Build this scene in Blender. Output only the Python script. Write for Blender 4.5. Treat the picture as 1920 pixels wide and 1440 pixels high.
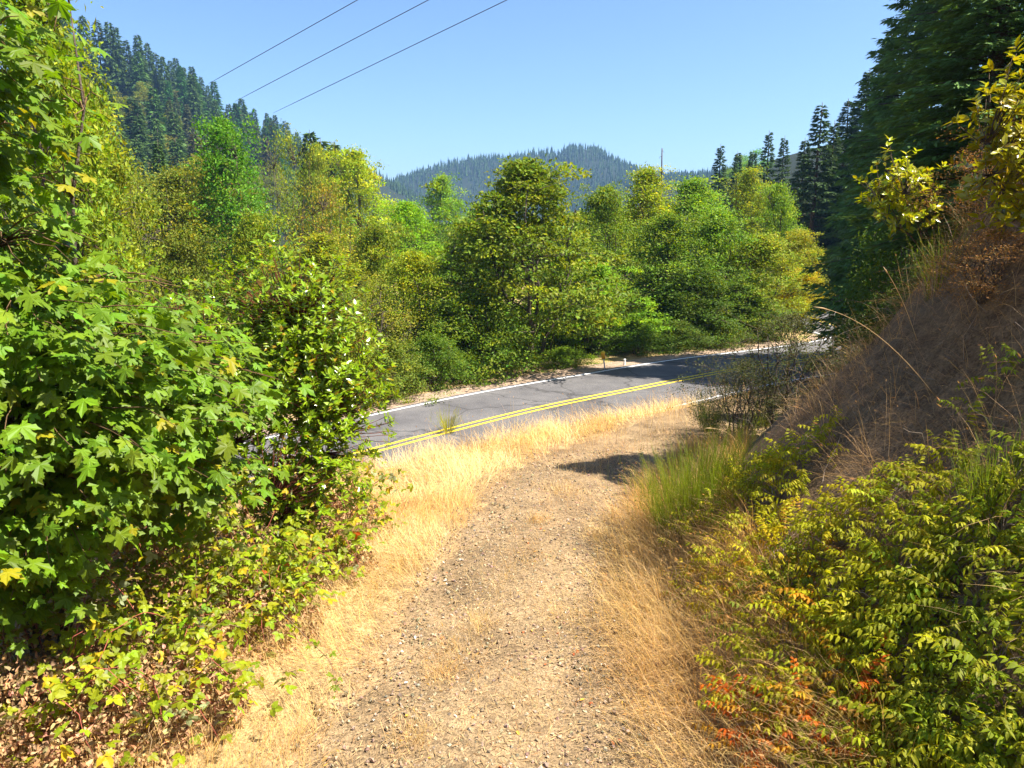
import bpy, math, random
import numpy as np
from mathutils import Vector, Matrix, Quaternion

for o in list(bpy.data.objects):
    bpy.data.objects.remove(o, do_unlink=True)
scene = bpy.context.scene
COL = scene.collection
PI = math.pi

# ------------------------------------------------------------------ camera, world, sun, exposure
F_PX, PITCH, CAM_Z = 1378.0, math.radians(11.9), 4.5
cam_data = bpy.data.cameras.new('camera')
cam_data.sensor_width = 36.0
cam_data.lens = F_PX / 1920 * 36.0
cam_data.clip_start = 0.05
cam_data.clip_end = 12000
cam = bpy.data.objects.new('camera', cam_data)
COL.objects.link(cam)
cam.location = (0, 0, CAM_Z)
cam.rotation_euler = (PI / 2 - PITCH, 0, 0)
scene.camera = cam

SUN_AZ, SUN_EL = math.radians(100), math.radians(57)
world = bpy.data.worlds.new('World')
scene.world = world
world.use_nodes = True
wn = world.node_tree
wn.nodes.clear()
wo = wn.nodes.new('ShaderNodeOutputWorld')
wb = wn.nodes.new('ShaderNodeBackground')
sk = wn.nodes.new('ShaderNodeTexSky')
sk.sky_type = 'NISHITA'
sk.sun_disc = False
sk.sun_elevation = SUN_EL
sk.sun_rotation = SUN_AZ
sk.altitude = 200
sk.air_density = 1.0
sk.dust_density = 1.1
sk.ozone_density = 7.5
wb.inputs['Strength'].default_value = 0.071
wn.links.new(sk.outputs['Color'], wb.inputs['Color'])
wn.links.new(wb.outputs['Background'], wo.inputs['Surface'])

sun_data = bpy.data.lights.new('sun', 'SUN')
sun_data.energy = 5.0
sun_data.angle = math.radians(0.5)
sun_data.color = (1.0, 0.93, 0.82)
sun = bpy.data.objects.new('sun', sun_data)
COL.objects.link(sun)
S_DIR = Vector((math.sin(SUN_AZ) * math.cos(SUN_EL), math.cos(SUN_AZ) * math.cos(SUN_EL), math.sin(SUN_EL)))
sun.rotation_euler = (-S_DIR).to_track_quat('-Z', 'Y').to_euler()
sun.location = (60, -20, 80)

scene.view_settings.view_transform = 'Standard'
scene.view_settings.look = 'None'
scene.view_settings.exposure = 1.65
scene.view_settings.gamma = 1.0
scene.view_settings.use_curve_mapping = False
scene.render.engine = 'CYCLES'
try:
    scene.cycles.max_bounces = 5
    scene.cycles.diffuse_bounces = 3
    scene.cycles.glossy_bounces = 2
    scene.cycles.transmission_bounces = 3
    scene.cycles.volume_bounces = 0
except Exception:
    pass

# ------------------------------------------------------------------ small maths helpers
rng = np.random.default_rng(7)


def A(*v):
    return np.array(v, dtype=float)


def nrm(v):
    return v / np.maximum(np.linalg.norm(v, axis=-1, keepdims=True), 1e-9)


def sstep(a, b, x):
    t = np.clip((np.asarray(x, float) - a) / (b - a), 0, 1)
    return t * t * (3 - 2 * t)


def _hash(ix, iy, s):
    n = (ix.astype(np.int64) * 374761393 + iy.astype(np.int64) * 668265263 + s * 1442695041) & 0xffffffff
    n = ((n ^ (n >> 13)) * 1274126177) & 0xffffffff
    return ((n ^ (n >> 16)) & 0xffff) / 65535.0


def vnoise(x, y, s=0):
    x = np.asarray(x, float); y = np.asarray(y, float)
    ix = np.floor(x); iy = np.floor(y)
    fx = x - ix; fy = y - iy
    fx = fx * fx * (3 - 2 * fx); fy = fy * fy * (3 - 2 * fy)
    a = _hash(ix, iy, s); b = _hash(ix + 1, iy, s)
    c = _hash(ix, iy + 1, s); d = _hash(ix + 1, iy + 1, s)
    return (a * (1 - fx) + b * fx) * (1 - fy) + (c * (1 - fx) + d * fx) * fy - 0.5


def fbm(x, y, s=0, o=3):
    r = 0; a = 1
    for i in range(o):
        r = r + a * vnoise(x * 2 ** i, y * 2 ** i, s + i * 17)
        a *= 0.5
    return r


CP, SP = math.cos(PITCH), math.sin(PITCH)


def pix_dir(u, v):
    a = (u - 960) / F_PX; b = (720 - v) / F_PX
    return A(a, CP + b * SP, -SP + b * CP)


def project(P):
    P = np.asarray(P, float)
    d = P - A(0, 0, CAM_Z)
    dep = d[..., 1] * CP - d[..., 2] * SP
    up = d[..., 1] * SP + d[..., 2] * CP
    dep_s = np.where(dep > 0.1, dep, 0.1)
    return 960 + F_PX * d[..., 0] / dep_s, 720 - F_PX * up / dep_s, dep


def catmull(pts, n=12):
    pts = np.array(pts, float)
    p = np.vstack([2 * pts[0] - pts[1], pts, 2 * pts[-1] - pts[-2]])
    out = []
    for i in range(1, len(p) - 2):
        t = np.linspace(0, 1, n, endpoint=False)[:, None]
        a, b, c, d = p[i - 1], p[i], p[i + 1], p[i + 2]
        out.append(0.5 * (2 * b + (c - a) * t + (2 * a - 5 * b + 4 * c - d) * t ** 2 + (3 * b - a - 3 * c + d) * t ** 3))
    out.append(p[-2][None])
    return np.vstack(out)


def poly_dist(x, y, pl):
    """distance and signed side (+ = left of travel) of points to a polyline"""
    shp = np.shape(x)
    P = np.stack([np.ravel(x), np.ravel(y)], 1).astype(float)
    best = np.full(len(P), 1e9); side = np.zeros(len(P)); par = np.zeros(len(P))
    for i in range(len(pl) - 1):
        a = pl[i]; d = pl[i + 1] - a; L2 = d @ d
        t = np.clip(((P - a) @ d) / L2, 0, 1)
        q = P - a - t[:, None] * d
        dd = np.hypot(q[:, 0], q[:, 1])
        m = dd < best
        best[m] = dd[m]
        cr = d[0] * q[:, 1] - d[1] * q[:, 0]
        side[m] = np.where(cr[m] >= 0, 1, -1)
        par[m] = i + t[m]
    return best.reshape(shp), side.reshape(shp), par.reshape(shp)


# ------------------------------------------------------------------ layout lines (plan view, metres)
ROAD = catmull([(-62, -14), (-40, -8), (-26, 1), (-16, 9.5), (-9.5, 15.5), (-4.86, 20.05), (-2.69, 22.37), (0.77, 25.87), (5.28, 29.62),
                (10.4, 33.6), (18.4, 38.6), (24.5, 44.5), (28.3, 52), (29.0, 60), (27, 70), (24, 82), (20, 110), (25, 300), (40, 3000)], 6)
ROAD_Z = -1.9
TOE = catmull([(1.2, -40), (1.5, -6), (1.75, 4), (2.1, 8), (2.9, 12), (4.8, 16), (8.1, 19.6), (12.3, 23.6), (18.2, 27.6), (24.5, 32), (31, 39),
               (37, 48), (40, 62), (41, 80), (44, 110), (60, 300), (120, 3000)], 5)
TRACK = catmull([(-0.35, -12), (-0.3, 0), (-0.15, 6), (0.15, 9), (0.75, 12.5), (1.9, 16), (3.9, 19.5), (6.4, 22.8), (9.2, 26.2), (12, 29.8)], 6)


def track_half(y):
    return 1.5 + 0.15 * np.sin(np.asarray(y) * 0.5) + 0.3 * sstep(16, 26, y)


def zt(y):
    y = np.asarray(y, float)
    return -1.8 * np.clip((y - 5.5) / 22.0, 0, 1) ** 1.05


def bank_profile(d, x, y):
    lump = 1.0 + 0.5 * fbm(x * 0.35, y * 0.35, 5)
    h = np.where(d < 3.0, 0.97 * d, np.where(d < 7.2, 2.91 + 1.6 * (d - 3.0), 9.63 + 0.5 * (d - 7.2)))
    h = np.where(d > 60, 36 + 0.12 * (d - 60), h)
    h = np.minimum(h, 60)
    return np.where(d > 0, h * (1 - 0.25 * np.exp(-d / 0.7)) + (0.75 * (lump - 1) + 0.22 * fbm(x * 1.1, y * 1.1, 15)) * sstep(0.3, 2.5, d), 0)


def ground(x, y, fine=True):
    x = np.asarray(x, float); y = np.asarray(y, float)
    dr, sr, _ = poly_dist(x, y, ROAD)
    dt, st, _ = poly_dist(x, y, TOE)
    base = zt(y)
    near = np.where(sr > 0, -1.96 - 3.4 * sstep(5, 26, dr) + 0.25 * fbm(x * 0.12, y * 0.12, 3) * sstep(5, 9, dr),
                    np.minimum(base, 0) + 0.12 * fbm(x * 0.5, y * 0.5, 9))
    z = near
    # left hillside
    hs = 66 * sstep(50, 185, -x) * (1 - sstep(900, 1180, y)) * sstep(-60, 60, y)
    hs = hs * (1 + 0.18 * fbm(x / 70.0, y / 70.0, 21)) * np.where(y > 455, 0.9, 1.0)
    z = z + hs * np.where(sr > 0, 1, 0)
    # far hill
    fh = 95 * np.exp(-(((x - 78) / 120) ** 2 + ((y - 1330) / 170) ** 2)) + 55 * np.exp(-(((x + 72) / 100) ** 2 + ((y - 1330) / 170) ** 2)) \
        + 52 * np.exp(-(((x + 190) / 120) ** 2 + ((y - 1360) / 170) ** 2)) + 30 * sstep(500, 1400, y)
    z = z + fh
    # right bank
    db = np.where(st < 0, dt, 0)
    bk = bank_profile(db, x, y)
    z = np.where((st < 0) & (sr < 0), base * np.exp(-db / 6.0) + bk + fh + 0.1 * fbm(x * 0.7, y * 0.7, 2), z)
    z = np.where((st < 0) & (sr > 0), z + bk * 0.8, z)
    # road bed
    w = np.where(sr > 0, 1 - sstep(4.6, 7.0, dr), 1 - sstep(3.2, 4.2, dr))
    w = w * (1 - sstep(140, 200, y))
    bed = -1.965
    z = z * (1 - w) + bed * w
    if fine:
        dk, _, _ = poly_dist(x, y, TRACK)
        m = 1 - sstep(track_half(y) - 0.2, track_half(y) + 0.5, dk)
        z = z - 0.05 * m
    return z


# look-up grid of the near ground: height and signed distances to track, road and bank toe
_x0, _y0, _st = -14.0, -2.0, 0.125
_ax = np.arange(_x0, 24, _st); _ay = np.arange(_y0, 44, _st)
_AX, _AY = np.meshgrid(_ax, _ay)
_d, _s, _ = poly_dist(_AX, _AY, TRACK); _K = _d * _s
_d, _s, _ = poly_dist(_AX, _AY, ROAD); _R = _d * _s
_d, _s, _ = poly_dist(_AX, _AY, TOE); _T = _d * _s
_Z = ground(_AX, _AY)
ground_full = ground


def _bil(Fd, x, y):
    fx = np.clip((x - _x0) / _st, 0, len(_ax) - 1.001); fy = np.clip((y - _y0) / _st, 0, len(_ay) - 1.001)
    ix = fx.astype(int); iy = fy.astype(int); fx = fx - ix; fy = fy - iy
    return (Fd[iy, ix] * (1 - fx) + Fd[iy, ix + 1] * fx) * (1 - fy) + (Fd[iy + 1, ix] * (1 - fx) + Fd[iy + 1, ix + 1] * fx) * fy


def ground(x, y, fine=True):
    x = np.asarray(x, float); y = np.asarray(y, float)
    inn = (x > _x0) & (x < 23.8) & (y > _y0) & (y < 43.8)
    if inn.all():
        return _bil(_Z, x, y)
    return np.where(inn, _bil(_Z, x, y), ground_full(x, y, fine))


def gz(x, y):
    if _x0 < x < 23.8 and _y0 < y < 43.8:
        return float(_bil(_Z, A(x), A(y))[0])
    return float(ground_full(A(x), A(y), False)[0])


def hit(u, v, lift=0.0, dmin=2.0, dmax=150):
    d = pix_dir(u, v)
    D = np.geomspace(dmin, dmax, 700)
    P = A(0, 0, CAM_Z) + D[:, None] * d
    g = ground(P[:, 0], P[:, 1]) + lift
    k = np.argmax(P[:, 2] < g)
    if P[k, 2] >= g[k]:
        k = len(D) - 1
    return P[k]


# ------------------------------------------------------------------ mesh helpers
def make_mesh(name, V, faces, col=None, smooth=False):
    """faces: list of int arrays (n,k)"""
    V = np.ascontiguousarray(V, dtype=np.float32)
    if not isinstance(faces, (list, tuple)):
        faces = [faces]
    faces = [np.asarray(f, dtype=np.int32) for f in faces if len(f)]
    me = bpy.data.meshes.new(name)
    nl = sum(f.size for f in faces); nf = sum(len(f) for f in faces)
    me.vertices.add(len(V)); me.loops.add(nl); me.polygons.add(nf)
    me.vertices.foreach_set('co', V.ravel())
    me.loops.foreach_set('vertex_index', np.concatenate([f.ravel() for f in faces]))
    tot = np.concatenate([np.full(len(f), f.shape[1], np.int32) for f in faces])
    st = np.concatenate([[0], np.cumsum(tot)[:-1]]).astype(np.int32)
    me.polygons.foreach_set('loop_start', st)
    me.polygons.foreach_set('loop_total', tot)
    me.polygons.foreach_set('use_smooth', np.full(nf, smooth))
    if col is None:
        col = np.ones((len(V), 3))
    c4 = np.ones((len(V), 4), np.float32); c4[:, :3] = col
    at = me.color_attributes.new('col', 'FLOAT_COLOR', 'POINT')
    at.data.foreach_set('color', c4.ravel())
    me.update(calc_edges=True)
    return me


class Acc:
    def __init__(self):
        self.V = []; self.F = {}; self.C = []; self.n = 0

    def add(self, V, F, C=(1, 1, 1)):
        V = np.asarray(V, float)
        self.V.append(V)
        C = np.asarray(C, float)
        if C.ndim == 1:
            C = np.broadcast_to(C, (len(V), 3))
        self.C.append(C)
        if not isinstance(F, list):
            F = [F]
        for f in F:
            f = np.asarray(f)
            self.F.setdefault(f.shape[1], []).append(f + self.n)
        self.n += len(V)

    def inst(self, T, P, R, S, C=None):
        tv, tf = T
        n, k = len(P), len(tv)
        S = np.broadcast_to(np.asarray(S, float).reshape(-1, 1) if np.ndim(S) else np.full((n, 1), S), (n, 1))
        V = np.einsum('kj,nij->nki', tv, R) * S[:, :, None] + P[:, None, :]
        Fc = (tf[None] + (np.arange(n) * k)[:, None, None]).reshape(-1, tf.shape[1])
        if C is None:
            C = np.ones((n, 3))
        C = np.repeat(np.broadcast_to(C, (n, 3)), k, axis=0)
        self.add(V.reshape(-1, 3), Fc, C)

    def tube(self, pts, r0, r1, sides=5, col=(1, 1, 1)):
        pts = np.asarray(pts, float); n = len(pts)
        tg = nrm(np.gradient(pts, axis=0))
        ref = np.where(np.abs(tg[:, 2:3]) > 0.9, A(1, 0, 0)[None], A(0, 0, 1)[None])
        s = nrm(np.cross(tg, ref)); b = np.cross(tg, s)
        r = np.linspace(r0, r1, n) if np.ndim(r0) == 0 else np.asarray(r0)
        an = np.arange(sides) * 2 * PI / sides
        ring = (np.cos(an)[None, :, None] * s[:, None] + np.sin(an)[None, :, None] * b[:, None]) * r[:, None, None] + pts[:, None]
        i = np.arange(n - 1)[:, None] * sides; j = np.arange(sides)[None]; j2 = (j + 1) % sides
        F = np.stack([i + j, i + j2, i + sides + j2, i + sides + j], -1).reshape(-1, 4)
        fs = [F]
        fs.append((np.arange(sides)[::-1])[None]); fs.append((np.arange(sides) + (n - 1) * sides)[None])
        self.add(ring.reshape(-1, 3), fs, col)

    def mesh(self, name, smooth=False):
        return make_mesh(name, np.vstack(self.V), [np.vstack(f) for f in self.F.values()], np.vstack(self.C), smooth)

    def tris(self):
        return sum(len(f) * (k - 2) for k, L in self.F.items() for f in L)


def frames(ax, nz):
    ax = nrm(ax)
    az = nz - (nz * ax).sum(-1, keepdims=True) * ax
    az = nrm(az)
    ay = np.cross(az, ax)
    return np.stack([ax, ay, az], axis=-1)


def rand_unit(n, r=rng):
    return nrm(r.normal(size=(n, 3)))


# leaf templates: x along the leaf, y across, z = upper side
LEAF4 = (A([0, 0, 0], [0.45, 0.27, 0.05], [1, 0, -0.08], [0.45, -0.27, 0.05]), np.array([[0, 2, 1], [0, 3, 2]]))
NEEDLE = (A([0, 0, 0], [0.4, 0.15, 0.0], [1, 0, -0.16], [0.4, -0.15, 0.0]), np.array([[0, 2, 1], [0, 3, 2]]))


def oval_leaf(w=0.26, droop=0.12, fold=0.06):
    v = A([0, 0, 0], [0.33, 0, -0.01], [0.68, 0, -droop * 0.5], [1, 0, -droop],
          [0.25, w * 0.85, fold], [0.6, w * 0.9, fold * 0.6 - droop * 0.4], [0.25, -w * 0.85, fold], [0.6, -w * 0.9, fold * 0.6 - droop * 0.4])
    f = np.array([[0, 1, 4], [1, 5, 4], [1, 2, 5], [2, 3, 5], [0, 6, 1], [1, 6, 7], [1, 7, 2], [2, 7, 3]])
    return v, f


def maple_leaf(seed):
    r = np.random.default_rng(seed)
    out = []
    lobes = [(-112, 0.50), (-54, 0.84), (0, 1.0), (54, 0.84), (112, 0.50)]
    for i, (a, L) in enumerate(lobes):
        L *= r.uniform(0.9, 1.1); a += r.uniform(-5, 5)
        ra = math.radians(a)

        def p(rr, da):
            t = ra + math.radians(da)
            return (rr * math.cos(t), rr * math.sin(t))
        w = 1.0
        out += [p(L * 0.55, -19), p(L * 0.71, -20), p(L * 0.78, -8), p(L, 0), p(L * 0.78, 8), p(L * 0.71, 20), p(L * 0.55, 19)]
        if i < 4:
            b = lobes[i + 1][0]
            m = math.radians((a + b) / 2)
            out.append((0.38 * math.cos(m), 0.38 * math.sin(m)))
    out.append((-0.10, 0.12)); out.append((0.0, 0.0)); out.append((-0.10, -0.12))
    out = np.array(out)
    x, y = out[:, 0], out[:, 1]
    rad = np.hypot(x, y)
    z = -0.3 * rad ** 2 * r.uniform(0.2, 1.6) - 0.14 * np.abs(y) * r.uniform(-1, 1.6) + r.normal(0, 0.018, len(x))
    V = np.vstack([[0.13, 0, 0.02], np.stack([x, y, z], 1)])
    n = len(out)
    F = np.array([[0, 1 + i, 1 + (i + 1) % n] for i in range(n)])
    return V, F


# ------------------------------------------------------------------ materials
def new_mat(name):
    m = bpy.data.materials.new(name)
    m.use_nodes = True
    nt = m.node_tree
    nt.nodes.clear()
    out = nt.nodes.new('ShaderNodeOutputMaterial')
    return m, nt, out


def N(nt, t, **kw):
    n = nt.nodes.new(t)
    for k, v in kw.items():
        setattr(n, k, v)
    return n


def foliage_mat(name, transl=0.4, rough=0.5, spec=0.3, tmul=(1.25, 1.15, 0.6), back=None, mul=(1, 1, 1)):
    m, nt, out = new_mat(name)
    oi = N(nt, 'ShaderNodeObjectInfo'); at = N(nt, 'ShaderNodeAttribute', attribute_name='col')
    mx = N(nt, 'ShaderNodeMix', data_type='RGBA', blend_type='MULTIPLY')
    mx.inputs['Factor'].default_value = 1.0
    nt.links.new(oi.outputs['Color'], mx.inputs[6]); nt.links.new(at.outputs['Color'], mx.inputs[7])
    # slight mottling so that no leaf is a flat colour
    tc = N(nt, 'ShaderNodeTexCoord'); no = N(nt, 'ShaderNodeTexNoise')
    no.inputs['Scale'].default_value = 9.0; no.inputs['Detail'].default_value = 3
    nt.links.new(tc.outputs['Object'], no.inputs['Vector'])
    mr = N(nt, 'ShaderNodeMapRange'); mr.inputs[3].default_value = 0.72; mr.inputs[4].default_value = 1.28
    nt.links.new(no.outputs['Fac'], mr.inputs[0])
    mu = N(nt, 'ShaderNodeVectorMath', operation='MULTIPLY'); mu.inputs[1].default_value = mul
    nt.links.new(mx.outputs[2], mu.inputs[0])
    vm = N(nt, 'ShaderNodeVectorMath', operation='SCALE')
    nt.links.new(mu.outputs[0], vm.inputs[0]); nt.links.new(mr.outputs[0], vm.inputs['Scale'])
    base = vm.outputs[0]
    if back is not None:
        ge = N(nt, 'ShaderNodeNewGeometry')
        m2 = N(nt, 'ShaderNodeMix', data_type='RGBA')
        m2.inputs[7].default_value = (*back, 1)
        mm = N(nt, 'ShaderNodeMath', operation='MULTIPLY'); mm.inputs[1].default_value = 0.55
        nt.links.new(ge.outputs['Backfacing'], mm.inputs[0]); nt.links.new(mm.outputs[0], m2.inputs['Factor'])
        nt.links.new(base, m2.inputs[6]); base = m2.outputs[2]
    pb = N(nt, 'ShaderNodeBsdfPrincipled')
    pb.inputs['Roughness'].default_value = rough
    pb.inputs['Specular IOR Level'].default_value = spec
    nt.links.new(base, pb.inputs['Base Color'])
    if transl > 0:
        tr = N(nt, 'ShaderNodeBsdfTranslucent')
        m3 = N(nt, 'ShaderNodeMix', data_type='RGBA', blend_type='MULTIPLY'); m3.inputs['Factor'].default_value = 1
        m3.inputs[7].default_value = (*tmul, 1)
        nt.links.new(base, m3.inputs[6]); nt.links.new(m3.outputs[2], tr.inputs['Color'])
        ms = N(nt, 'ShaderNodeMixShader'); ms.inputs[0].default_value = transl
        nt.links.new(pb.outputs[0], ms.inputs[1]); nt.links.new(tr.outputs[0], ms.inputs[2])
        nt.links.new(ms.outputs[0], out.inputs['Surface'])
    else:
        nt.links.new(pb.outputs[0], out.inputs['Surface'])
    return m


def surf_mat(name, c1, c2, scale=8.0, rough=0.9, bump=0.3, bscale=60.0, use_col=False, spots=None, spec=0.2, detail=6, cracks=False):
    m, nt, out = new_mat(name)
    tc = N(nt, 'ShaderNodeTexCoord')
    no = N(nt, 'ShaderNodeTexNoise'); no.inputs['Scale'].default_value = scale; no.inputs['Detail'].default_value = detail
    no.inputs['Roughness'].default_value = 0.65
    nt.links.new(tc.outputs['Object'], no.inputs['Vector'])
    cr = N(nt, 'ShaderNodeValToRGB')
    cr.color_ramp.elements[0].position = 0.3; cr.color_ramp.elements[1].position = 0.7
    cr.color_ramp.elements[0].color = (*c1, 1); cr.color_ramp.elements[1].color = (*c2, 1)
    nt.links.new(no.outputs['Fac'], cr.inputs[0])
    c = cr.outputs[0]
    if spots:
        vo = N(nt, 'ShaderNodeTexVoronoi'); vo.inputs['Scale'].default_value = spots[0]
        nt.links.new(tc.outputs['Object'], vo.inputs['Vector'])
        hs = N(nt, 'ShaderNodeSeparateColor'); nt.links.new(vo.outputs['Color'], hs.inputs[0])
        mr = N(nt, 'ShaderNodeMapRange'); mr.inputs[3].default_value = spots[1]; mr.inputs[4].default_value = spots[2]
        nt.links.new(hs.outputs[0], mr.inputs[0])
        sc = N(nt, 'ShaderNodeVectorMath', operation='SCALE')
        nt.links.new(c, sc.inputs[0]); nt.links.new(mr.outputs[0], sc.inputs['Scale']); c = sc.outputs[0]
    if cracks:
        nz = N(nt, 'ShaderNodeTexNoise'); nz.inputs['Scale'].default_value = 1.3; nz.inputs['Detail'].default_value = 5
        nt.links.new(tc.outputs['Object'], nz.inputs['Vector'])
        ad = N(nt, 'ShaderNodeMix', data_type='VECTOR'); ad.inputs['Factor'].default_value = 0.45
        nt.links.new(tc.outputs['Object'], ad.inputs[4]); nt.links.new(nz.outputs['Color'], ad.inputs[5])
        vo2 = N(nt, 'ShaderNodeTexVoronoi', feature='DISTANCE_TO_EDGE'); vo2.inputs['Scale'].default_value = 0.55
        nt.links.new(ad.outputs[1], vo2.inputs['Vector'])
        m4 = N(nt, 'ShaderNodeMapRange'); m4.inputs[1].default_value = 0.0; m4.inputs[2].default_value = 0.022
        m4.inputs[3].default_value = 0.5; m4.inputs[4].default_value = 1.0
        nt.links.new(vo2.outputs['Distance'], m4.inputs[0])
        s4 = N(nt, 'ShaderNodeVectorMath', operation='SCALE')
        nt.links.new(c, s4.inputs[0]); nt.links.new(m4.outputs[0], s4.inputs['Scale']); c = s4.outputs[0]
    if use_col:
        at = N(nt, 'ShaderNodeAttribute', attribute_name='col')
        mx = N(nt, 'ShaderNodeMix', data_type='RGBA', blend_type='MULTIPLY'); mx.inputs['Factor'].default_value = 1
        nt.links.new(c, mx.inputs[6]); nt.links.new(at.outputs['Color'], mx.inputs[7]); c = mx.outputs[2]
    pb = N(nt, 'ShaderNodeBsdfPrincipled'); pb.inputs['Roughness'].default_value = rough
    pb.inputs['Specular IOR Level'].default_value = spec
    nt.links.new(c, pb.inputs['Base Color'])
    n2 = N(nt, 'ShaderNodeTexNoise'); n2.inputs['Scale'].default_value = bscale; n2.inputs['Detail'].default_value = 5
    nt.links.new(tc.outputs['Object'], n2.inputs['Vector'])
    bp = N(nt, 'ShaderNodeBump'); bp.inputs['Strength'].default_value = bump; bp.inputs['Distance'].default_value = 0.03
    nt.links.new(n2.outputs['Fac'], bp.inputs['Height']); nt.links.new(bp.outputs[0], pb.inputs['Normal'])
    nt.links.new(pb.outputs[0], out.inputs['Surface'])
    return m


M_LEAF = foliage_mat('leaf', 0.40, 0.55, 0.2, mul=(1.75, 2.05, 0.5))
M_SPRIG = foliage_mat('bank_leaf', 0.5, 0.55, 0.2, (1.15, 1.2, 0.5), mul=(1.3, 1.3, 0.9))
M_MAPLE = foliage_mat('maple_leaf', 0.45, 0.5, 0.28, (1.45, 1.3, 0.4), mul=(1.8, 1.5, 0.45))
M_GLOSS = foliage_mat('glossy_leaf', 0.38, 0.24, 0.6, (1.35, 1.25, 0.45), mul=(2.4, 1.75, 0.5))
M_BRAMBLE = foliage_mat('bramble_leaf', 0.42, 0.5, 0.3, (1.3, 1.2, 0.5), back=(0.42, 0.45, 0.33), mul=(1.4, 1.2, 0.4))
M_NEEDLE = foliage_mat('conifer_needles', 0.15, 0.6, 0.12, mul=(1.9, 1.9, 1.2))
M_GRASS = foliage_mat('dry_grass', 0.35, 0.55, 0.3, (1.1, 1.0, 0.75))
M_DEAD = foliage_mat('dead_leaf', 0.3, 0.7, 0.15, (1.1, 0.95, 0.7))
M_BARK = surf_mat('bark', (0.05, 0.038, 0.028), (0.14, 0.11, 0.085), 5, 0.95, 0.8, 25, True)
M_TWIG = surf_mat('twig', (0.16, 0.12, 0.09), (0.30, 0.24, 0.18), 8, 0.9, 0.3, 40, True)
M_GROUND = surf_mat('ground_soil', (0.5, 0.45, 0.4), (1.15, 1.1, 1.0), 3.5, 0.95, 1.0, 30, True, (34, 0.6, 1.25))
M_GRAVEL = surf_mat('gravel', (0.15, 0.102, 0.055), (0.34, 0.235, 0.125), 1.1, 0.95, 1.0, 45, False, (38, 0.55, 1.3))
M_STONE = surf_mat('stone', (0.7, 0.7, 0.7), (1.2, 1.15, 1.1), 30, 0.9, 0.4, 90, True)
M_ASPHALT = surf_mat('asphalt', (0.078, 0.075, 0.078), (0.150, 0.143, 0.14), 0.55, 0.85, 0.5, 160, False, (140, 0.75, 1.25), cracks=True)
M_SHOULDER = surf_mat('shoulder_gravel', (0.22, 0.15, 0.10), (0.42, 0.31, 0.22), 2.5, 0.95, 1.0, 40, False, (30, 0.6, 1.3))


def paint_mat(name, c, wear):
    m, nt, out = new_mat(name)
    tc = N(nt, 'ShaderNodeTexCoord')
    no = N(nt, 'ShaderNodeTexNoise'); no.inputs['Scale'].default_value = 22; no.inputs['Detail'].default_value = 8
    nt.links.new(tc.outputs['Object'], no.inputs['Vector'])
    cr = N(nt, 'ShaderNodeValToRGB'); cr.color_ramp.elements[0].position = 0.35; cr.color_ramp.elements[1].position = 0.52
    cr.color_ramp.elements[0].color = (*wear, 1); cr.color_ramp.elements[1].color = (*c, 1)
    nt.links.new(no.outputs['Fac'], cr.inputs[0])
    pb = N(nt, 'ShaderNodeBsdfPrincipled'); pb.inputs['Roughness'].default_value = 0.75
    nt.links.new(cr.outputs[0], pb.inputs['Base Color']); nt.links.new(pb.outputs[0], out.inputs['Surface'])
    return m


M_YELLOW = paint_mat('yellow_road_paint', (0.86, 0.62, 0.015), (0.55, 0.40, 0.06))
M_WHITE = paint_mat('white_road_paint', (0.80, 0.80, 0.80), (0.42, 0.41, 0.40))
M_METAL = paint_mat('galvanised_metal', (0.50, 0.51, 0.53), (0.35, 0.35, 0.35))
M_CAP = paint_mat('orange_yellow_plastic', (0.85, 0.42, 0.015), (0.62, 0.28, 0.02))
M_CAPTOP = paint_mat('yellow_plastic', (0.90, 0.62, 0.03), (0.75, 0.45, 0.02))
M_WIRE = paint_mat('wire', (0.05, 0.055, 0.06), (0.08, 0.08, 0.08))


# ------------------------------------------------------------------ object helpers
def obj(name, mesh, mat=None, parent=None, color=None):
    o = bpy.data.objects.new(name, mesh)
    COL.objects.link(o)
    if mat and mesh and not mesh.materials:
        mesh.materials.append(mat)
    if parent:
        o.parent = parent
    if color is not None:
        o.color = (*color, 1)
    return o


def tag(o, label=None, cat=None, group=None, kind=None):
    if label: o['label'] = label
    if cat: o['category'] = cat
    if group: o['group'] = group
    if kind: o['kind'] = kind
    return o


def empty(name, loc, rz=0.0, sc=(1, 1, 1)):
    o = bpy.data.objects.new(name, None)
    o.empty_display_size = 0.3
    COL.objects.link(o)
    o.location = loc; o.rotation_euler = (0, 0, rz); o.scale = sc
    return o


def set_frame(o, P, R, s):
    m = Matrix(((R[0, 0] * s, R[0, 1] * s, R[0, 2] * s, P[0]), (R[1, 0] * s, R[1, 1] * s, R[1, 2] * s, P[1]),
                (R[2, 0] * s, R[2, 1] * s, R[2, 2] * s, P[2]), (0, 0, 0, 1)))
    o.matrix_local = m


def pick_visible(P, n, cell=22):
    """indices of the n leaves that show largest: the nearest one of each small patch of view"""
    u, v, d = project(P)
    ok = (u > -20) & (u < 1940) & (v > -20) & (v < 1460) & (d > 0.5)
    key = (u // cell).astype(int) * 10007 + (v // cell).astype(int)
    order = np.argsort(d)
    seen = set(); res = []
    for i in order:
        if not ok[i] or key[i] in seen:
            continue
        seen.add(key[i]); res.append(i)
        if len(res) >= n:
            break
    m = np.zeros(len(P), bool); m[res] = True
    return m


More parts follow.
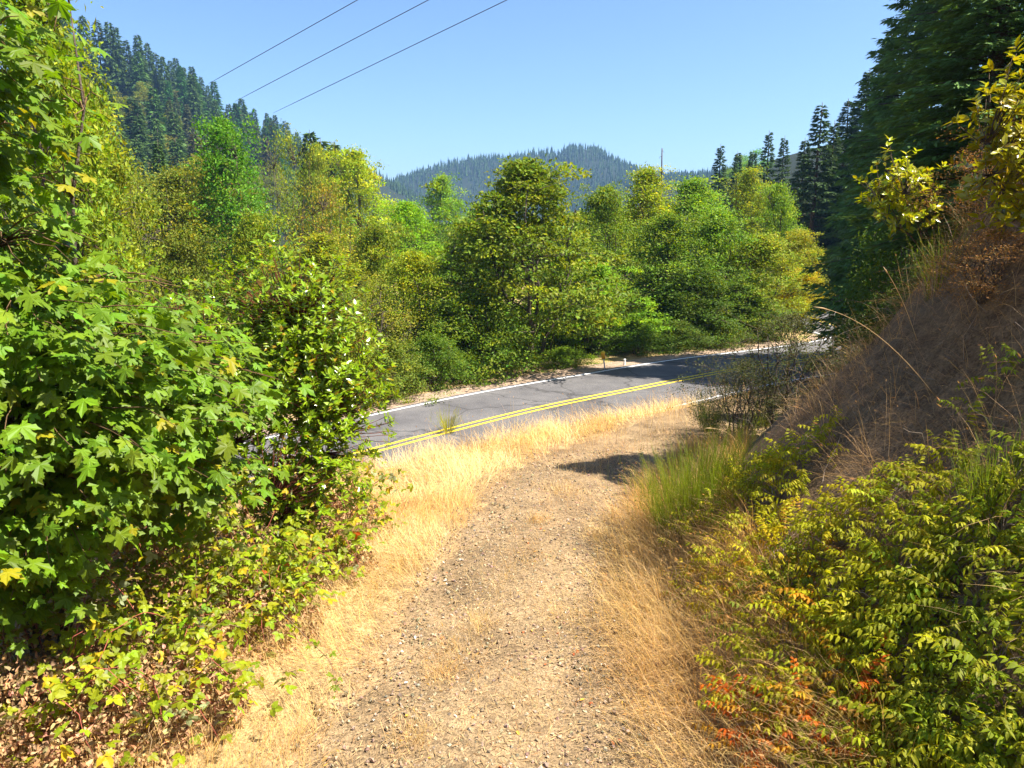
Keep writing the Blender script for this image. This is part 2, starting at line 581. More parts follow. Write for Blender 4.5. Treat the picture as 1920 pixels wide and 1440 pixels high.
def leafy(thing, base, templates, meshes, P, R, S, C, mat, nparts, cell=22, stuff_name='foliage', part='leaf'):
    """templates/meshes: alike leaf shapes; world positions P; the most visible leaves become parts, the rest one mesh"""
    n = len(P)
    which = rng.integers(0, len(templates), n)
    m = pick_visible(P, nparts, cell)
    for i in np.nonzero(m)[0]:
        o = obj(part, meshes[which[i]], mat, thing, C[i])
        set_frame(o, P[i] - base, R[i], S[i])
    acc = Acc()
    for k in range(len(templates)):
        q = (~m) & (which == k)
        if q.any():
            acc.inst(templates[k], P[q] - base, R[q], S[q], C[q])
    o = obj(stuff_name, acc.mesh(stuff_name), mat, thing, (1, 1, 1))
    tag(o, kind='stuff')
    return acc.tris()


def tmesh(name, T, mat):
    me = make_mesh(name, T[0], T[1]); me.materials.append(mat)
    return me


# ================================================================== SETTING
def axis(lo, a, b, step, hi, g=1.16):
    mid = np.arange(a, b + 1e-6, step)
    up = []; s = step; x = b
    while x < hi:
        s *= g; x += s; up.append(min(x, hi))
    dn = []; s = step; x = a
    while x > lo:
        s *= g; x -= s; dn.append(max(x, lo))
    return np.concatenate([dn[::-1], mid, up])


gx = axis(-2400, -9, 16, 0.16, 2400, 1.10)
gy = axis(-300, 2, 34, 0.16, 2500, 1.08)
GX, GY = np.meshgrid(gx, gy)
GZ = ground(GX, GY)
nx, ny = len(gx), len(gy)
near_m = (GX > -10) & (GX < 17) & (GY > 1) & (GY < 36)
GZ = GZ + np.where(near_m, 0.05 * fbm(GX * 2.2, GY * 2.2, 31), 0) * (poly_dist(GX, GY, ROAD)[0] > 5)
V = np.stack([GX.ravel(), GY.ravel(), GZ.ravel()], 1)
ii = (np.arange(ny - 1)[:, None] * nx + np.arange(nx - 1)[None]).ravel()
Fg = np.stack([ii, ii + 1, ii + 1 + nx, ii + nx], 1)
dR, sR, _ = poly_dist(GX, GY, ROAD); dT, sT, _ = poly_dist(GX, GY, TOE)
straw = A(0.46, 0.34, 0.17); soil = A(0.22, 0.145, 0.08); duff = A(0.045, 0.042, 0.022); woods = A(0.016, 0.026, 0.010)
gc = np.broadcast_to(straw, (ny, nx, 3)).copy()
bank_w = sstep(0.2, 1.2, np.where(sT < 0, dT, 0))[..., None]
gc = gc * (1 - bank_w) + soil * bank_w
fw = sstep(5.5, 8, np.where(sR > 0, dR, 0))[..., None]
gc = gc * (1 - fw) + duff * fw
left_w = (sstep(2.0, 3.2, -GX - 0.05 * GY) * (sR < 0) * (sT > 0))[..., None] * sstep(14, 10, GY)[..., None] * 0.7
gc = gc * (1 - left_w) + A(0.22, 0.15, 0.085) * left_w
dKg = poly_dist(GX, GY, TRACK)[0]
kw = (1 - sstep(track_half(GY) + 0.1, track_half(GY) + 0.9, dKg))[..., None] * 0.75
gc = gc * (1 - kw) + A(0.29, 0.20, 0.115) * kw
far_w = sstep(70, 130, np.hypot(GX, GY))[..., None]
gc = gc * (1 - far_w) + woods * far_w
ground_o = obj('ground', make_mesh('ground', V, Fg, gc.reshape(-1, 3), True), M_GROUND)
tag(ground_o, kind='structure')


def strip(name, line, offs, z, mat, zfun=None, parent=None, kind='structure', wob=0.0, seed=0, t0=0, t1=None):
    """sheet along a polyline; offs = lateral offsets (left +)"""
    L = line[t0:t1]
    tg = nrm(np.gradient(L, axis=0)); nl = np.stack([-tg[:, 1], tg[:, 0]], 1)
    offs = np.asarray(offs, float)
    O = np.broadcast_to(offs, (len(L), len(offs))).copy()
    if wob:
        O[:, 0] += wob * fbm(L[:, 0] * 0.8, L[:, 1] * 0.8, seed); O[:, -1] += wob * fbm(L[:, 0] * 0.8, L[:, 1] * 0.8, seed + 5)
    P = L[:, None, :] + O[..., None] * nl[:, None, :]
    Z = np.full(P.shape[:2], z) if zfun is None else zfun(P[..., 0], P[..., 1]) + z
    V = np.concatenate([P, Z[..., None]], -1).reshape(-1, 3)
    m = len(offs)
    i = (np.arange(len(L) - 1)[:, None] * m + np.arange(m - 1)[None]).ravel()
    F = np.stack([i + 1, i, i + m, i + m + 1], 1)
    o = obj(name, make_mesh(name, V, F, None, True), mat, parent)
    if kind: tag(o, kind=kind)
    return o


ROADF = catmull(ROAD[ROAD[:, 1] < 108][::3], 12)
road = strip('road', ROADF, [-3.3, -1.7, 0, 1.8, 3.75], ROAD_Z, M_ASPHALT)
for s in (-0.17, 0.17):
    strip('centre_line', ROADF, [s - 0.06, s + 0.06], ROAD_Z + 0.006, M_YELLOW, parent=road, kind=None)
strip('edge_line', ROADF, [3.42, 3.55], ROAD_Z + 0.006, M_WHITE, parent=road, kind=None)
strip('edge_line', ROADF, [-3.05, -2.93], ROAD_Z + 0.006, M_WHITE, parent=road, kind=None)
strip('road_shoulder', ROADF, [3.6, 4.0, 4.5, 5.0], ROAD_Z - 0.02, M_SHOULDER, wob=0.35, seed=4)

TRF = catmull(TRACK[::3], 40)
# gravel track: sheet with ragged edges that follows the ground
L = TRF; tg = nrm(np.gradient(L, axis=0)); nl = np.stack([-tg[:, 1], tg[:, 0]], 1)
off = np.linspace(-1, 1, 27)
hw = track_half(L[:, 1])
edge = 0.28 * fbm(L[:, 0] * 1.3 + 3, L[:, 1] * 1.3, 51)
Pk = L[:, None] + (off[None, :] * (hw + edge)[:, None])[..., None] * nl[:, None]
prof = 0.03 * np.exp(-(off / 0.22) ** 2) - 0.025 * np.exp(-((np.abs(off) - 0.55) / 0.2) ** 2)
Zk = ground(Pk[..., 0], Pk[..., 1]) + 0.045 + prof[None] + 0.02 * fbm(Pk[..., 0] * 3, Pk[..., 1] * 3, 61) - 0.05 * np.abs(off)[None] ** 6
Vk = np.concatenate([Pk, Zk[..., None]], -1).reshape(-1, 3)
i = (np.arange(len(L) - 1)[:, None] * 27 + np.arange(26)[None]).ravel()
track = obj('gravel_track', make_mesh('gravel_track', Vk, np.stack([i + 1, i, i + 27, i + 28], 1), None, True), M_GRAVEL)
tag(track, kind='structure')


def track_z(x, y):
    o = np.clip(np.abs(_bil(_K, x, y)) / track_half(y), 0, 1) * 1.0
    return ground(x, y) + 0.045 + 0.03 * np.exp(-(o / 0.22) ** 2) - 0.025 * np.exp(-((o - 0.55) / 0.2) ** 2)


# loose gravel on the track
def stone_template(seed):
    r = np.random.default_rng(seed)
    v = A([1, 0, 0], [-1, 0, 0], [0, 1, 0], [0, -1, 0], [0, 0, .7], [0, 0, -.7], [.6, .6, .35], [-.6, .55, -.3])
    v = v[:6] * r.uniform(0.65, 1.1, (6, 1))
    f = np.array([[0, 2, 4], [2, 1, 4], [1, 3, 4], [3, 0, 4], [2, 0, 5], [1, 2, 5], [3, 1, 5], [0, 3, 5]])
    return v, f


def random_frames(n):
    return frames(rand_unit(n), rand_unit(n))


def scatter_track(n, ymin, ymax, lat=1.0):
    t = rng.uniform(0, 1, n) ** 1.6
    y = ymin + (ymax - ymin) * t
    xc = np.interp(y, TRF[:, 1], TRF[:, 0])
    tx = np.interp(y, TRF[:-1, 1], np.diff(TRF[:, 0]) / np.maximum(np.diff(TRF[:, 1]), 1e-6))
    o = rng.uniform(-1, 1, n) * lat
    x = xc + o * track_half(y) * np.sqrt(1 + tx ** 2)
    return x, y, o


acc = Acc()
for k in range(5):
    n = 3600
    x, y, o = scatter_track(n, 3.5, 18, 1.18)
    keep = rng.uniform(size=n) < 0.35 + 0.65 * np.exp(-((np.abs(o) - 0.55) / 0.28) ** 2)
    x, y = x[keep], y[keep]; n = len(x)
    s = 0.006 + 0.008 * rng.exponential(1, n).clip(0, 2.6) * (1 + 0.03 * y)
    P = np.stack([x, y, track_z(x, y) + s * 0.25], 1)
    g = rng.uniform(0.15, 0.46, n)[:, None]
    C = g * A(1.0, 0.79, 0.54) * (1 + 0.08 * rng.normal(size=(n, 3)))
    acc.inst(stone_template(k), P, random_frames(n), s, C)
tag(obj('loose_gravel', acc.mesh('loose_gravel'), M_STONE), kind='stuff')
# leaf litter on the track: straw bits, pale and orange fallen leaves
acc = Acc()
n = 9000
x, y, o = scatter_track(n, 4, 20, 1.15)
P = np.stack([x, y, track_z(x, y) + 0.012], 1)
ax = rand_unit(n); ax[:, 2] *= 0.15
C = np.where(rng.uniform(size=(n, 1)) < 0.8, A(0.5, 0.36, 0.18), A(0.36, 0.2, 0.09)) * rng.uniform(0.7, 1.25, (n, 1))
acc.inst((A([0, 0, 0], [0.5, 0.04, 0.03], [1, 0, 0], [0.5, -0.04, 0.03]), LEAF4[1]), P, frames(ax, rand_unit(n) * 0.3 + A(0, 0, 1)), rng.uniform(0.04, 0.13, n), C)
n = 170
x, y, o = scatter_track(n, 4.2, 12, 1.0)
P = np.stack([x, y, track_z(x, y) + 0.015], 1)
ax = rand_unit(n); ax[:, 2] *= 0.2
pal = A([0.75, 0.72, 0.68], [0.62, 0.36, 0.06], [0.45, 0.12, 0.04], [0.6, 0.48, 0.3])
acc.inst(oval_leaf(0.28, 0.2, 0.12), P, frames(ax, rand_unit(n) * 0.5 + A(0, 0, 1)), rng.uniform(0.03, 0.06, n), pal[rng.integers(0, 4, n)])
tag(obj('leaf_litter', acc.mesh('leaf_litter'), M_DEAD), kind='stuff')


# ================================================================== GRASS (stuff)
def blades(acc, P, direc, length, width, lean, curl, C, seg=3):
    """curved ribbons. direc: horizontal unit direction they lean to, lean 0 upright..1 flat"""
    n = len(P)
    t = np.linspace(0, 1, seg + 1)
    up = A(0, 0, 1)
    ang0 = lean * 0.9
    pts = [P.copy()]
    cur = P.copy()
    for k in range(seg):
        a = np.clip(ang0 + curl * (k / seg), -0.3, 2.2)
        d = np.cos(a)[:, None] * up + np.sin(a)[:, None] * direc
        cur = cur + d * (length / seg)[:, None]
        pts.append(cur.copy())
    pts = np.stack(pts, 1)                                   # n, seg+1, 3
    side = np.cross(direc, up); tw = rng.uniform(-0.6, 0.6, n)[:, None]
    side = nrm(side * np.cos(tw) + up * np.sin(tw) * 0.6 + direc * np.sin(tw) * 0.6)
    w = width[:, None] * (1 - 0.75 * t[None, :-1] ** 1.5) * 0.5
    Lf = pts[:, :-1] + side[:, None] * w[..., None]; Rt = pts[:, :-1] - side[:, None] * w[..., None]
    Vv = np.concatenate([np.stack([Lf, Rt], 2).reshape(n, -1, 3), pts[:, -1:]], 1)
    k = Vv.shape[1]
    fq = np.array([[2 * j, 2 * j + 1, 2 * j + 3, 2 * j + 2] for j in range(seg - 1)])
    ft = np.array([[2 * seg - 2, 2 * seg - 1, 2 * seg]])
    base = (np.arange(n) * k)[:, None, None]
    fs = [(ft[None] + base).reshape(-1, 3)]
    if seg > 1:
        fs.append((fq[None] + base).reshape(-1, 4))
    acc.add(Vv.reshape(-1, 3), fs, np.repeat(C, k, axis=0))
    return pts[:, -1], nrm(pts[:, -1] - pts[:, -2])


SEED_HEAD = (A([0, 0, 0], [0.4, 0.13, 0], [1, 0, 0], [0.4, -0.13, 0], [0.4, 0, 0.12], [0.4, 0, -0.12]), np.array([[0, 2, 1], [0, 3, 2], [0, 4, 2], [0, 2, 5]]))


def straw_cols(n, lo=0.75, hi=1.2, tint=(0.66, 0.47, 0.19)):
    c = A(*tint) * rng.uniform(lo, hi, (n, 1))
    c[:, 2] *= rng.uniform(0.7, 1.25, n); c[:, 1] *= rng.uniform(0.92, 1.05, n)
    return c


def grass_zone(name, n, sampler, dens, lmin, lmax, wid, lean, curl, dirfun, tint, heads=0.1, seg=3, lo=0.7, hi=1.2):
    x, y = sampler(n)
    keep = rng.uniform(size=n) < dens(x, y)
    x, y = x[keep], y[keep]; n = len(x)
    z = ground(x, y) - 0.01
    P = np.stack([x, y, z], 1)
    th = dirfun(x, y)
    D = np.stack([np.cos(th), np.sin(th), np.zeros(n)], 1)
    dist = np.hypot(x, y)
    Lg = rng.uniform(lmin, lmax, n) * (0.75 + 0.5 * (vnoise(x * 1.3, y * 1.3, 77) + 0.5))
    W = wid * rng.uniform(0.7, 1.3, n) * np.clip(dist / 9.0, 0.8, 2.6)
    ln = np.clip(rng.normal(lean, 0.25, n), 0, 1.6); cu = np.clip(rng.normal(curl, 0.35, n), -0.2, 1.8)
    C = straw_cols(n, lo, hi, tint)
    gb = (rng.uniform(size=n) < 0.16)[:, None]
    C = np.where(gb, C * A(0.55, 0.58, 0.7), C)
    rw = sstep(-0.25, 0.3, fbm(x * 0.55, y * 0.55, 57))[:, None]
    C = C * (1 - rw) + C * A(0.95, 0.84, 0.68) * rw
    acc = Acc()
    tip, td = blades(acc, P, D, Lg, W, ln, cu, C, seg)
    h = rng.uniform(size=n) < heads
    if h.any():
        m = h.sum()
        acc.inst(SEED_HEAD, tip[h], frames(td[h], rand_unit(m)), rng.uniform(0.03, 0.065, m), C[h] * A(0.95, 0.88, 0.8))
    o = obj(name, acc.mesh(name), M_GRASS)
    tag(o, kind='stuff')
    return acc.tris()


def box_sampler(x0, x1, y0, y1, p=1.0):
    def f(n):
        return rng.uniform(x0, x1, n), y0 + (y1 - y0) * rng.uniform(0, 1, n) ** p
    return f


def info(x, y):
    return _bil(_K, x, y), _bil(_R, x, y), _bil(_T, x, y)


TRI = 0


def verge_left(x, y):
    k, r, t = info(x, y)
    e = 0.35 * fbm(x * 1.1, y * 1.1, 40)
    ed = k - track_half(y) + e
    return np.where((ed > -0.25) & (r < -3.25 - 0.4 * vnoise(x, y, 3)) & (t > 0), np.clip(0.25 + ed * 2.2, 0, 1), 0) * (k < 5.5)


def swirl(x, y):
    return 2.5 + 6.0 * fbm(x * 0.4 + 4, y * 0.4, 90, 3) + rng.normal(0, 0.85, len(x))


# matted blond grass of the verge and of the berm by the road
TRI += grass_zone('dry_verge_grass', 46000, box_sampler(-4.6, 1.2, 4.0, 13.5), lambda x, y: verge_left(x, y) * 0.9, 0.16, 0.48, 0.0042, 0.75, 0.7, swirl,
                  (0.70, 0.51, 0.21), 0.06)
TRI += grass_zone('dry_berm_grass', 70000, box_sampler(-7.5, 9.0, 12.5, 29.0, 0.9), lambda x, y: verge_left(x, y), 0.32, 0.9, 0.0042, 0.85, 0.8, swirl,
                  (0.82, 0.645, 0.30), 0.05)
# upright stalks along the berm edge by the road
TRI += grass_zone('berm_grass_stalks', 30000, box_sampler(-8, 10, 13, 30),
                  lambda x, y: np.where((info(x, y)[1] < -3.2) & (info(x, y)[1] > -6.6) & (info(x, y)[2] > 0), 0.33, 0) * (vnoise(x * 1.2, y * 1.2, 8) + 0.75),
                  0.5, 1.1, 0.0034, 0.28, 0.35, lambda x, y: rng.uniform(0, 6.28, len(x)), (0.72, 0.52, 0.26), 0.7)


def stubble(x, y):
    k, r, t = info(x, y)
    ed = np.abs(k) - track_half(y)
    return np.where((ed > -0.55) & (ed < 0.6) & (t > -0.3) & (r < -4), 0.75 * np.clip(0.75 + 1.2 * fbm(x * 1.4, y * 1.4, 95), 0.1, 1), 0)


TRI += grass_zone('track_edge_stubble', 60000, box_sampler(-3.2, 8, 4.0, 21, 1.2), stubble, 0.05, 0.17, 0.0038, 0.75, 0.6,
                  lambda x, y: rng.uniform(0, 6.28, len(x)), (0.60, 0.41, 0.18), 0.03, seg=2)


def verge_right(x, y):
    k, r, t = info(x, y)
    ed = -k - track_half(y) + 0.3 * fbm(x * 1.2, y * 1.2, 44)
    return np.where((ed > -0.6) & (t > -0.9) & (r < -4.5), np.clip(0.75 + ed * 1.5, 0, 1), 0) * (k < 0)


TRI += grass_zone('dry_track_side_grass', 66000, box_sampler(0.7, 5.2, 4.0, 18), verge_right, 0.3, 0.85, 0.0044, 0.6, 0.85,
                  lambda x, y: PI + 0.5 + rng.normal(0, 0.7, len(x)), (0.68, 0.48, 0.20), 0.07)


def strip_mid(x, y):
    k, r, t = info(x, y)
    return np.exp(-((k + 0.02) / 0.36) ** 2) * np.clip(0.5 + 1.8 * fbm(x * 0.9, y * 0.45, 46), 0.05, 1) * (r < -5) + \
        0.13 * (np.abs(k) < track_half(y)) * np.clip(2.2 * fbm(x * 1.5, y * 1.5, 49), 0, 1)


TRI += grass_zone('track_centre_grass', 75000, box_sampler(-2.2, 6.5, 4.2, 22), strip_mid, 0.07, 0.30, 0.0042, 0.7, 0.6,
                  lambda x, y: rng.uniform(0, 6.28, len(x)), (0.62, 0.42, 0.20), 0.05)


TUFTS = np.array([hit(u_, v_)[:2] for u_, v_ in [(1010, 985), (1060, 930), (1085, 880), (830, 1275), (860, 1240), (950, 1110), (905, 1180), (1000, 1050), (990, 1330), (1120, 1010),
                                                 (760, 1060), (1130, 1240), (780, 1390), (1040, 1160)]])


def tuft_sampler(n):
    i = rng.integers(0, len(TUFTS), n)
    sg = 0.10 + 0.10 * (i % 3)
    return TUFTS[i, 0] + rng.normal(0, 1, n) * sg, TUFTS[i, 1] + rng.normal(0, 1, n) * sg * 1.6


TRI += grass_zone('track_tufts', 5200, tuft_sampler, lambda x, y: 1.0 + 0 * x, 0.10, 0.34, 0.0036, 0.55, 0.7, lambda x, y: rng.uniform(0, 6.28, len(x)), (0.68, 0.49, 0.21), 0.08)


def bank_d(lo, hi, f=0.55):
    def g(x, y):
        k, r, t = info(x, y)
        d = -t
        return np.where((d > lo) & (d < hi) & (r < -4.2), f + 0.5 * fbm(x * 0.8, y * 0.8, 48), 0)
    return g


def downslope(x, y):
    e = 0.2
    gxn = ground(x + e, y) - ground(x - e, y); gyn = ground(x, y + e) - ground(x, y - e)
    return np.arctan2(-gyn, -gxn) + rng.normal(0, 0.9, len(x)) + 3.0 * fbm(x * 0.9, y * 0.9, 71, 2)


# dead thatch hanging down the bank
TRI += grass_zone('bank_thatch', 90000, box_sampler(1.7, 20, 3.5, 32, 1.2), bank_d(1.7, 11, 0.66), 0.25, 0.75, 0.0042, 1.25, 0.75, downslope,
                  (0.52, 0.345, 0.15), 0.03, lo=0.3, hi=1.35)
TRI += grass_zone('bank_grass_stalks', 13000, box_sampler(1.9, 18, 5, 32), bank_d(1.7, 10, 0.55), 0.4, 1.0, 0.0036, 0.55, 0.6, downslope,
                  (0.62, 0.44, 0.22), 0.25)


# ================================================================== TREE PROTOTYPES
def curve3(a, b, sag, n=7, wob=0.0, r=rng):
    t = np.linspace(0, 1, n)[:, None]
    p = a * (1 - t) + b * t
    p = p + np.asarray(sag) * (4 * t * (1 - t))
    if wob:
        p[1:-1] += r.normal(0, wob, (n - 2, 3))
    return p


def broadleaf(seed, H=10.0, W=7.0, cb=0.15, nclump=220, lpc=90, ls=0.16, stems=1, crad=0.55, prof=0.8, flat=0.6, T=LEAF4, lean=0.0, hue=0.13,
              twigs=0.5, yellow=0.15, cone=0.0):
    r = np.random.default_rng(seed)
    wood, fol = Acc(), Acc()
    ph = r.uniform(0, 6.28, 5)

    def env(t, a):
        base = np.clip(np.sin(PI * np.clip(t * 0.94 + 0.05, 0, 1) ** prof), 0, 1) ** 0.75
        base = base * (1 - cone) + cone * (1 - t) ** 0.8 * np.clip(0.55 + 2.2 * t, 0, 1)
        lob = 1 + 0.20 * np.sin(2 * a + ph[0] + 3 * t) + 0.16 * np.sin(3 * a + ph[1] - 5 * t) + 0.12 * np.sin(5 * a + ph[2] + 9 * t)
        return W / 2 * base * lob
    n = nclump
    t = r.uniform(0, 1, n) ** 0.9; a = r.uniform(0, 2 * PI, n); q = r.uniform(0, 1, n) ** 0.42
    rad = env(t, a) * q
    lead = r.uniform(size=n) < 0.035
    t = np.where(lead, r.uniform(0.88, 1.04, n), t)
    ctr = np.stack([np.cos(a) * rad + lean * t * W, np.sin(a) * rad, H * (cb + (0.97 - cb) * t)], 1)
    limb_pts = []
    for s in range(stems):
        az = 2 * PI * s / max(stems, 1) + r.uniform(-.5, .5)
        sp = (0.02 if stems == 1 else 0.22) * W
        b0 = A(0.08 * W * math.cos(az) * (stems > 1) * 0.4, 0.08 * W * math.sin(az) * (stems > 1) * 0.4, -0.15)
        b1 = A(sp * math.cos(az) + lean * W * 0.6, sp * math.sin(az), H * r.uniform(0.72, 0.88))
        pts = curve3(b0, b1, A(r.normal(0, .02 * W), r.normal(0, .02 * W), 0), 10, 0.012 * H, r)
        r0 = 0.017 * H * (1.0 if stems == 1 else 0.62)
        wood.tube(pts, r0, r0 * 0.2, 6)
        limb_pts.append(pts[2:])
        nl = 9 if stems == 1 else 5
        for j in range(nl):
            k = r.integers(0, n)
            c = ctr[k]
            f = np.clip((c[2] / H) * r.uniform(0.35, 0.7), 0.1, 0.9)
            st = np.array([np.interp(f, np.linspace(0, 1, 10), pts[:, m]) for m in range(3)])
            lp = curve3(st, c, A(0, 0, 0.05 * H * r.uniform(-.3, 1)), 7, 0.012 * H, r)
            wood.tube(lp, r0 * 0.38, r0 * 0.09, 5)
            limb_pts.append(lp[1:])
    LP = np.vstack(limb_pts)
    for k in range(n):
        if r.uniform() < twigs:
            d = np.linalg.norm(LP - ctr[k], axis=1) + 0.6 * np.maximum(LP[:, 2] - ctr[k, 2], 0)
            st = LP[np.argmin(d)]
            wood.tube(curve3(st, ctr[k], A(0, 0, 0.04 * H * r.uniform(-.2, .8)), 4, 0.006 * H, r), 0.0022 * H, 0.0007 * H, 3)
    cr = crad * r.uniform(0.6, 1.35, n)
    idx = np.repeat(np.arange(n), lpc)
    m = len(idx)
    off = r.normal(size=(m, 3)) * A(1, 1, flat) * 0.55
    P = ctr[idx] + off * cr[idx][:, None]
    outw = nrm(ctr - A(lean * W * 0.5, 0, H * (cb + 0.35 * (1 - cb))))[idx]
    Nz = nrm(0.75 * A(0, 0, 1) + 0.45 * outw + 0.55 * r.normal(size=(m, 3)))
    ax = nrm(outw * 0.6 + r.normal(size=(m, 3)) * 0.8 - A(0, 0, 0.35))
    cl = 1 + hue * r.normal(size=(n, 1))
    C = np.ones((n, 3)) * cl
    yl = (r.uniform(size=n) < yellow)[:, None]
    C = np.where(yl, C * A(1.5, 1.25, 0.75), C)
    C = C[idx] * (1 + 0.16 * r.normal(size=(m, 1)))
    C[:, 0] *= 1 + 0.15 * r.normal(size=m)
    fol.inst(T, P, frames(ax, Nz), ls * r.uniform(0.6, 1.3, m), np.clip(C, 0.25, 3))
    mw, mf = wood.mesh('trunk', True), fol.mesh('crown')
    mw.materials.append(M_BARK); mf.materials.append(M_LEAF)
    return dict(wood=mw, fol=mf, H=H, W=W, tris=wood.tris() + fol.tris())


def conifer(seed, H=20.0, W=7.0, cb=0.08, nb=230, sprig=0.28, per=70, sparse=0.0, tall=0.85):
    r = np.random.default_rng(seed)
    wood, fol = Acc(), Acc()
    wood.tube(np.stack([r.normal(0, 0.03, 9), r.normal(0, 0.03, 9), np.linspace(-0.3, H, 9)], 1), H * 0.016, H * 0.0012, 6)
    PP, AX, NZ, SS, CC = [], [], [], [], []
    for b in range(nb):
        t = (b + r.uniform(0, 1)) / nb
        t = t ** 0.88
        z = H * (cb + (0.985 - cb) * t)
        if r.uniform() < sparse:
            continue
        Lb = (W / 2) * (1 - t) ** tall * r.uniform(0.62, 1.15) + 0.012 * H
        a = b * 2.399 + r.normal(0, 0.4)
        o = A(math.cos(a), math.sin(a), 0); sd = A(-math.sin(a), math.cos(a), 0)
        rise = 0.25 * t + r.uniform(-0.05, 0.12)
        ss = np.linspace(0, 1, 6)[:, None]
        pts = A(0, 0, z) + o * Lb * ss + A(0, 0, 1) * Lb * (rise * ss - (0.42 - 0.25 * t) * ss ** 2 + 0.10 * ss ** 4)
        if Lb > 0.08 * H and b % 2 == 0:
            wood.tube(pts, 0.0028 * H, 0.0006 * H, 3)
        m = max(6, int(per * (0.25 + 0.75 * (Lb / (W / 2)))))
        s = r.uniform(0.12, 1, m) ** 0.75
        c = np.stack([np.interp(s, ss[:, 0], pts[:, k]) for k in range(3)], 1)
        lat = r.uniform(-1, 1, m) * Lb * 0.34 * (1.15 - s) ** 0.8
        P = c + sd * lat[:, None] + A(0, 0, 1) * (-0.22 * np.abs(lat) - r.uniform(0, 0.05, m) * Lb)[:, None] + r.normal(0, 0.02 * Lb, (m, 3))
        ax = nrm(o * 0.8 + sd * (np.sign(lat) * r.uniform(0.2, 0.9, m))[:, None] + A(0, 0, 1) * r.uniform(-0.7, 0.12, m)[:, None])
        PP.append(P); AX.append(ax)
        NZ.append(nrm(A(0, 0, 1) * 0.8 + r.normal(0, 0.45, (m, 3)) + o * 0.3))
        SS.append(sprig * r.uniform(0.6, 1.4, m) * (0.7 + 0.5 * (1 - t)))
        CC.append((1 + 0.14 * r.normal()) * (1 + 0.13 * r.normal(size=(m, 1))) * np.ones((1, 3)))
    P = np.vstack(PP); m = len(P)
    fol.inst(NEEDLE, P, frames(np.vstack(AX), np.vstack(NZ)), np.concatenate(SS), np.clip(np.vstack(CC), 0.3, 2))
    mw, mf = wood.mesh('trunk', True), fol.mesh('crown')
    mw.materials.append(M_BARK); mf.materials.append(M_NEEDLE)
    return dict(wood=mw, fol=mf, H=H, W=W, tris=wood.tris() + fol.tris())


PROTO = {
    'round_a': broadleaf(11, 10, 7.5, 0.06, 330, 62, 0.19, 1, 0.6, flat=0.5, cone=0.35),
    'round_b': broadleaf(12, 10, 7.0, 0.03, 320, 62, 0.19, 3, 0.66, 0.7, flat=0.5),
    'tall_a': broadleaf(13, 14, 5.6, 0.22, 300, 62, 0.2, 1, 0.66, 1.05, 0.75),
    'tall_b': broadleaf(14, 13, 6.0, 0.08, 310, 60, 0.2, 2, 0.62, 0.9, 0.6, cone=0.4),
    'maple': broadleaf(15, 9, 8.4, 0.17, 440, 70, 0.17, 5, 0.52, 0.6, 0.38, yellow=0.25, cone=0.55),
    'sparse': broadleaf(16, 11, 6.5, 0.12, 210, 30, 0.15, 3, 0.8, 0.9, 0.8, twigs=1.0, yellow=0.45),
    'shrub': broadleaf(17, 3.6, 4.4, 0.0, 210, 65, 0.12, 5, 0.38, 0.55, 0.7),
    'fine': broadleaf(18, 3.6, 4.2, 0.06, 300, 42, 0.055, 8, 0.30, 0.75, 0.7, twigs=1.0, yellow=0.0),
    'far': broadleaf(19, 12, 9, 0.04, 90, 45, 0.5, 1, 1.2),
    'far_b': broadleaf(20, 13, 8, 0.04, 90, 45, 0.5, 1, 1.2, 1.0),
    'fir_a': conifer(31, 22, 8.0, 0.03, 430, 0.31, 185),
    'fir_b': conifer(32, 22, 7.0, 0.05, 300, 0.33, 165, 0.05),
    'fir_c': conifer(33, 20, 6.5, 0.08, 170, 0.5, 95, 0.1, 1.0),
    'fir_far_a': conifer(34, 24, 7.5, 0.03, 130, 1.5, 34),
    'fir_far_b': conifer(35, 24, 6.2, 0.05, 120, 1.5, 30, 0.05),
    'fir_far_c': conifer(36, 20, 7.0, 0.03, 120, 1.4, 32),
}


def plant_tree(name, kind, x, y, H, W, label, cat, color, group=None, rz=None, sink=0.1):
    p = PROTO[kind]
    z = gz(x, y) - sink
    sz = H / p['H']; sw = W / p['W']
    o = empty(name, (x, y, z), random.uniform(0, 6.28) if rz is None else rz, (sw, sw, sz))
    tag(o, label, cat, group)
    obj('trunk', p['wood'], None, o, (1, 1, 1))
    obj('crown', p['fol'], None, o, color)
    return o


def tree_px(name, kind, u, vtop, D, wpx, label, color, cat='tree', group=None, rz=None):
    """pixel gives direction; D is the depth chosen from what stands in front and behind"""
    d = pix_dir(u, vtop)
    P = A(0, 0, CAM_Z) + d * D
    z = gz(P[0], P[1])
    H = max(P[2] - z, 1.0)
    return plant_tree(name, kind, P[0], P[1], H * 1.02, wpx / F_PX * D, label, cat, color, group, rz)


random.seed(5)
G_MID = (0.075, 0.115, 0.022); G_OLIVE = (0.10, 0.115, 0.030); G_YEL = (0.17, 0.19, 0.022); G_BRT = (0.105, 0.175, 0.025)
G_DARK = (0.045, 0.07, 0.018); G_BRN = (0.20, 0.135, 0.05); G_GREY = (0.085, 0.10, 0.045); FIR = (0.034, 0.062, 0.022); FIRD = (0.028, 0.052, 0.022)

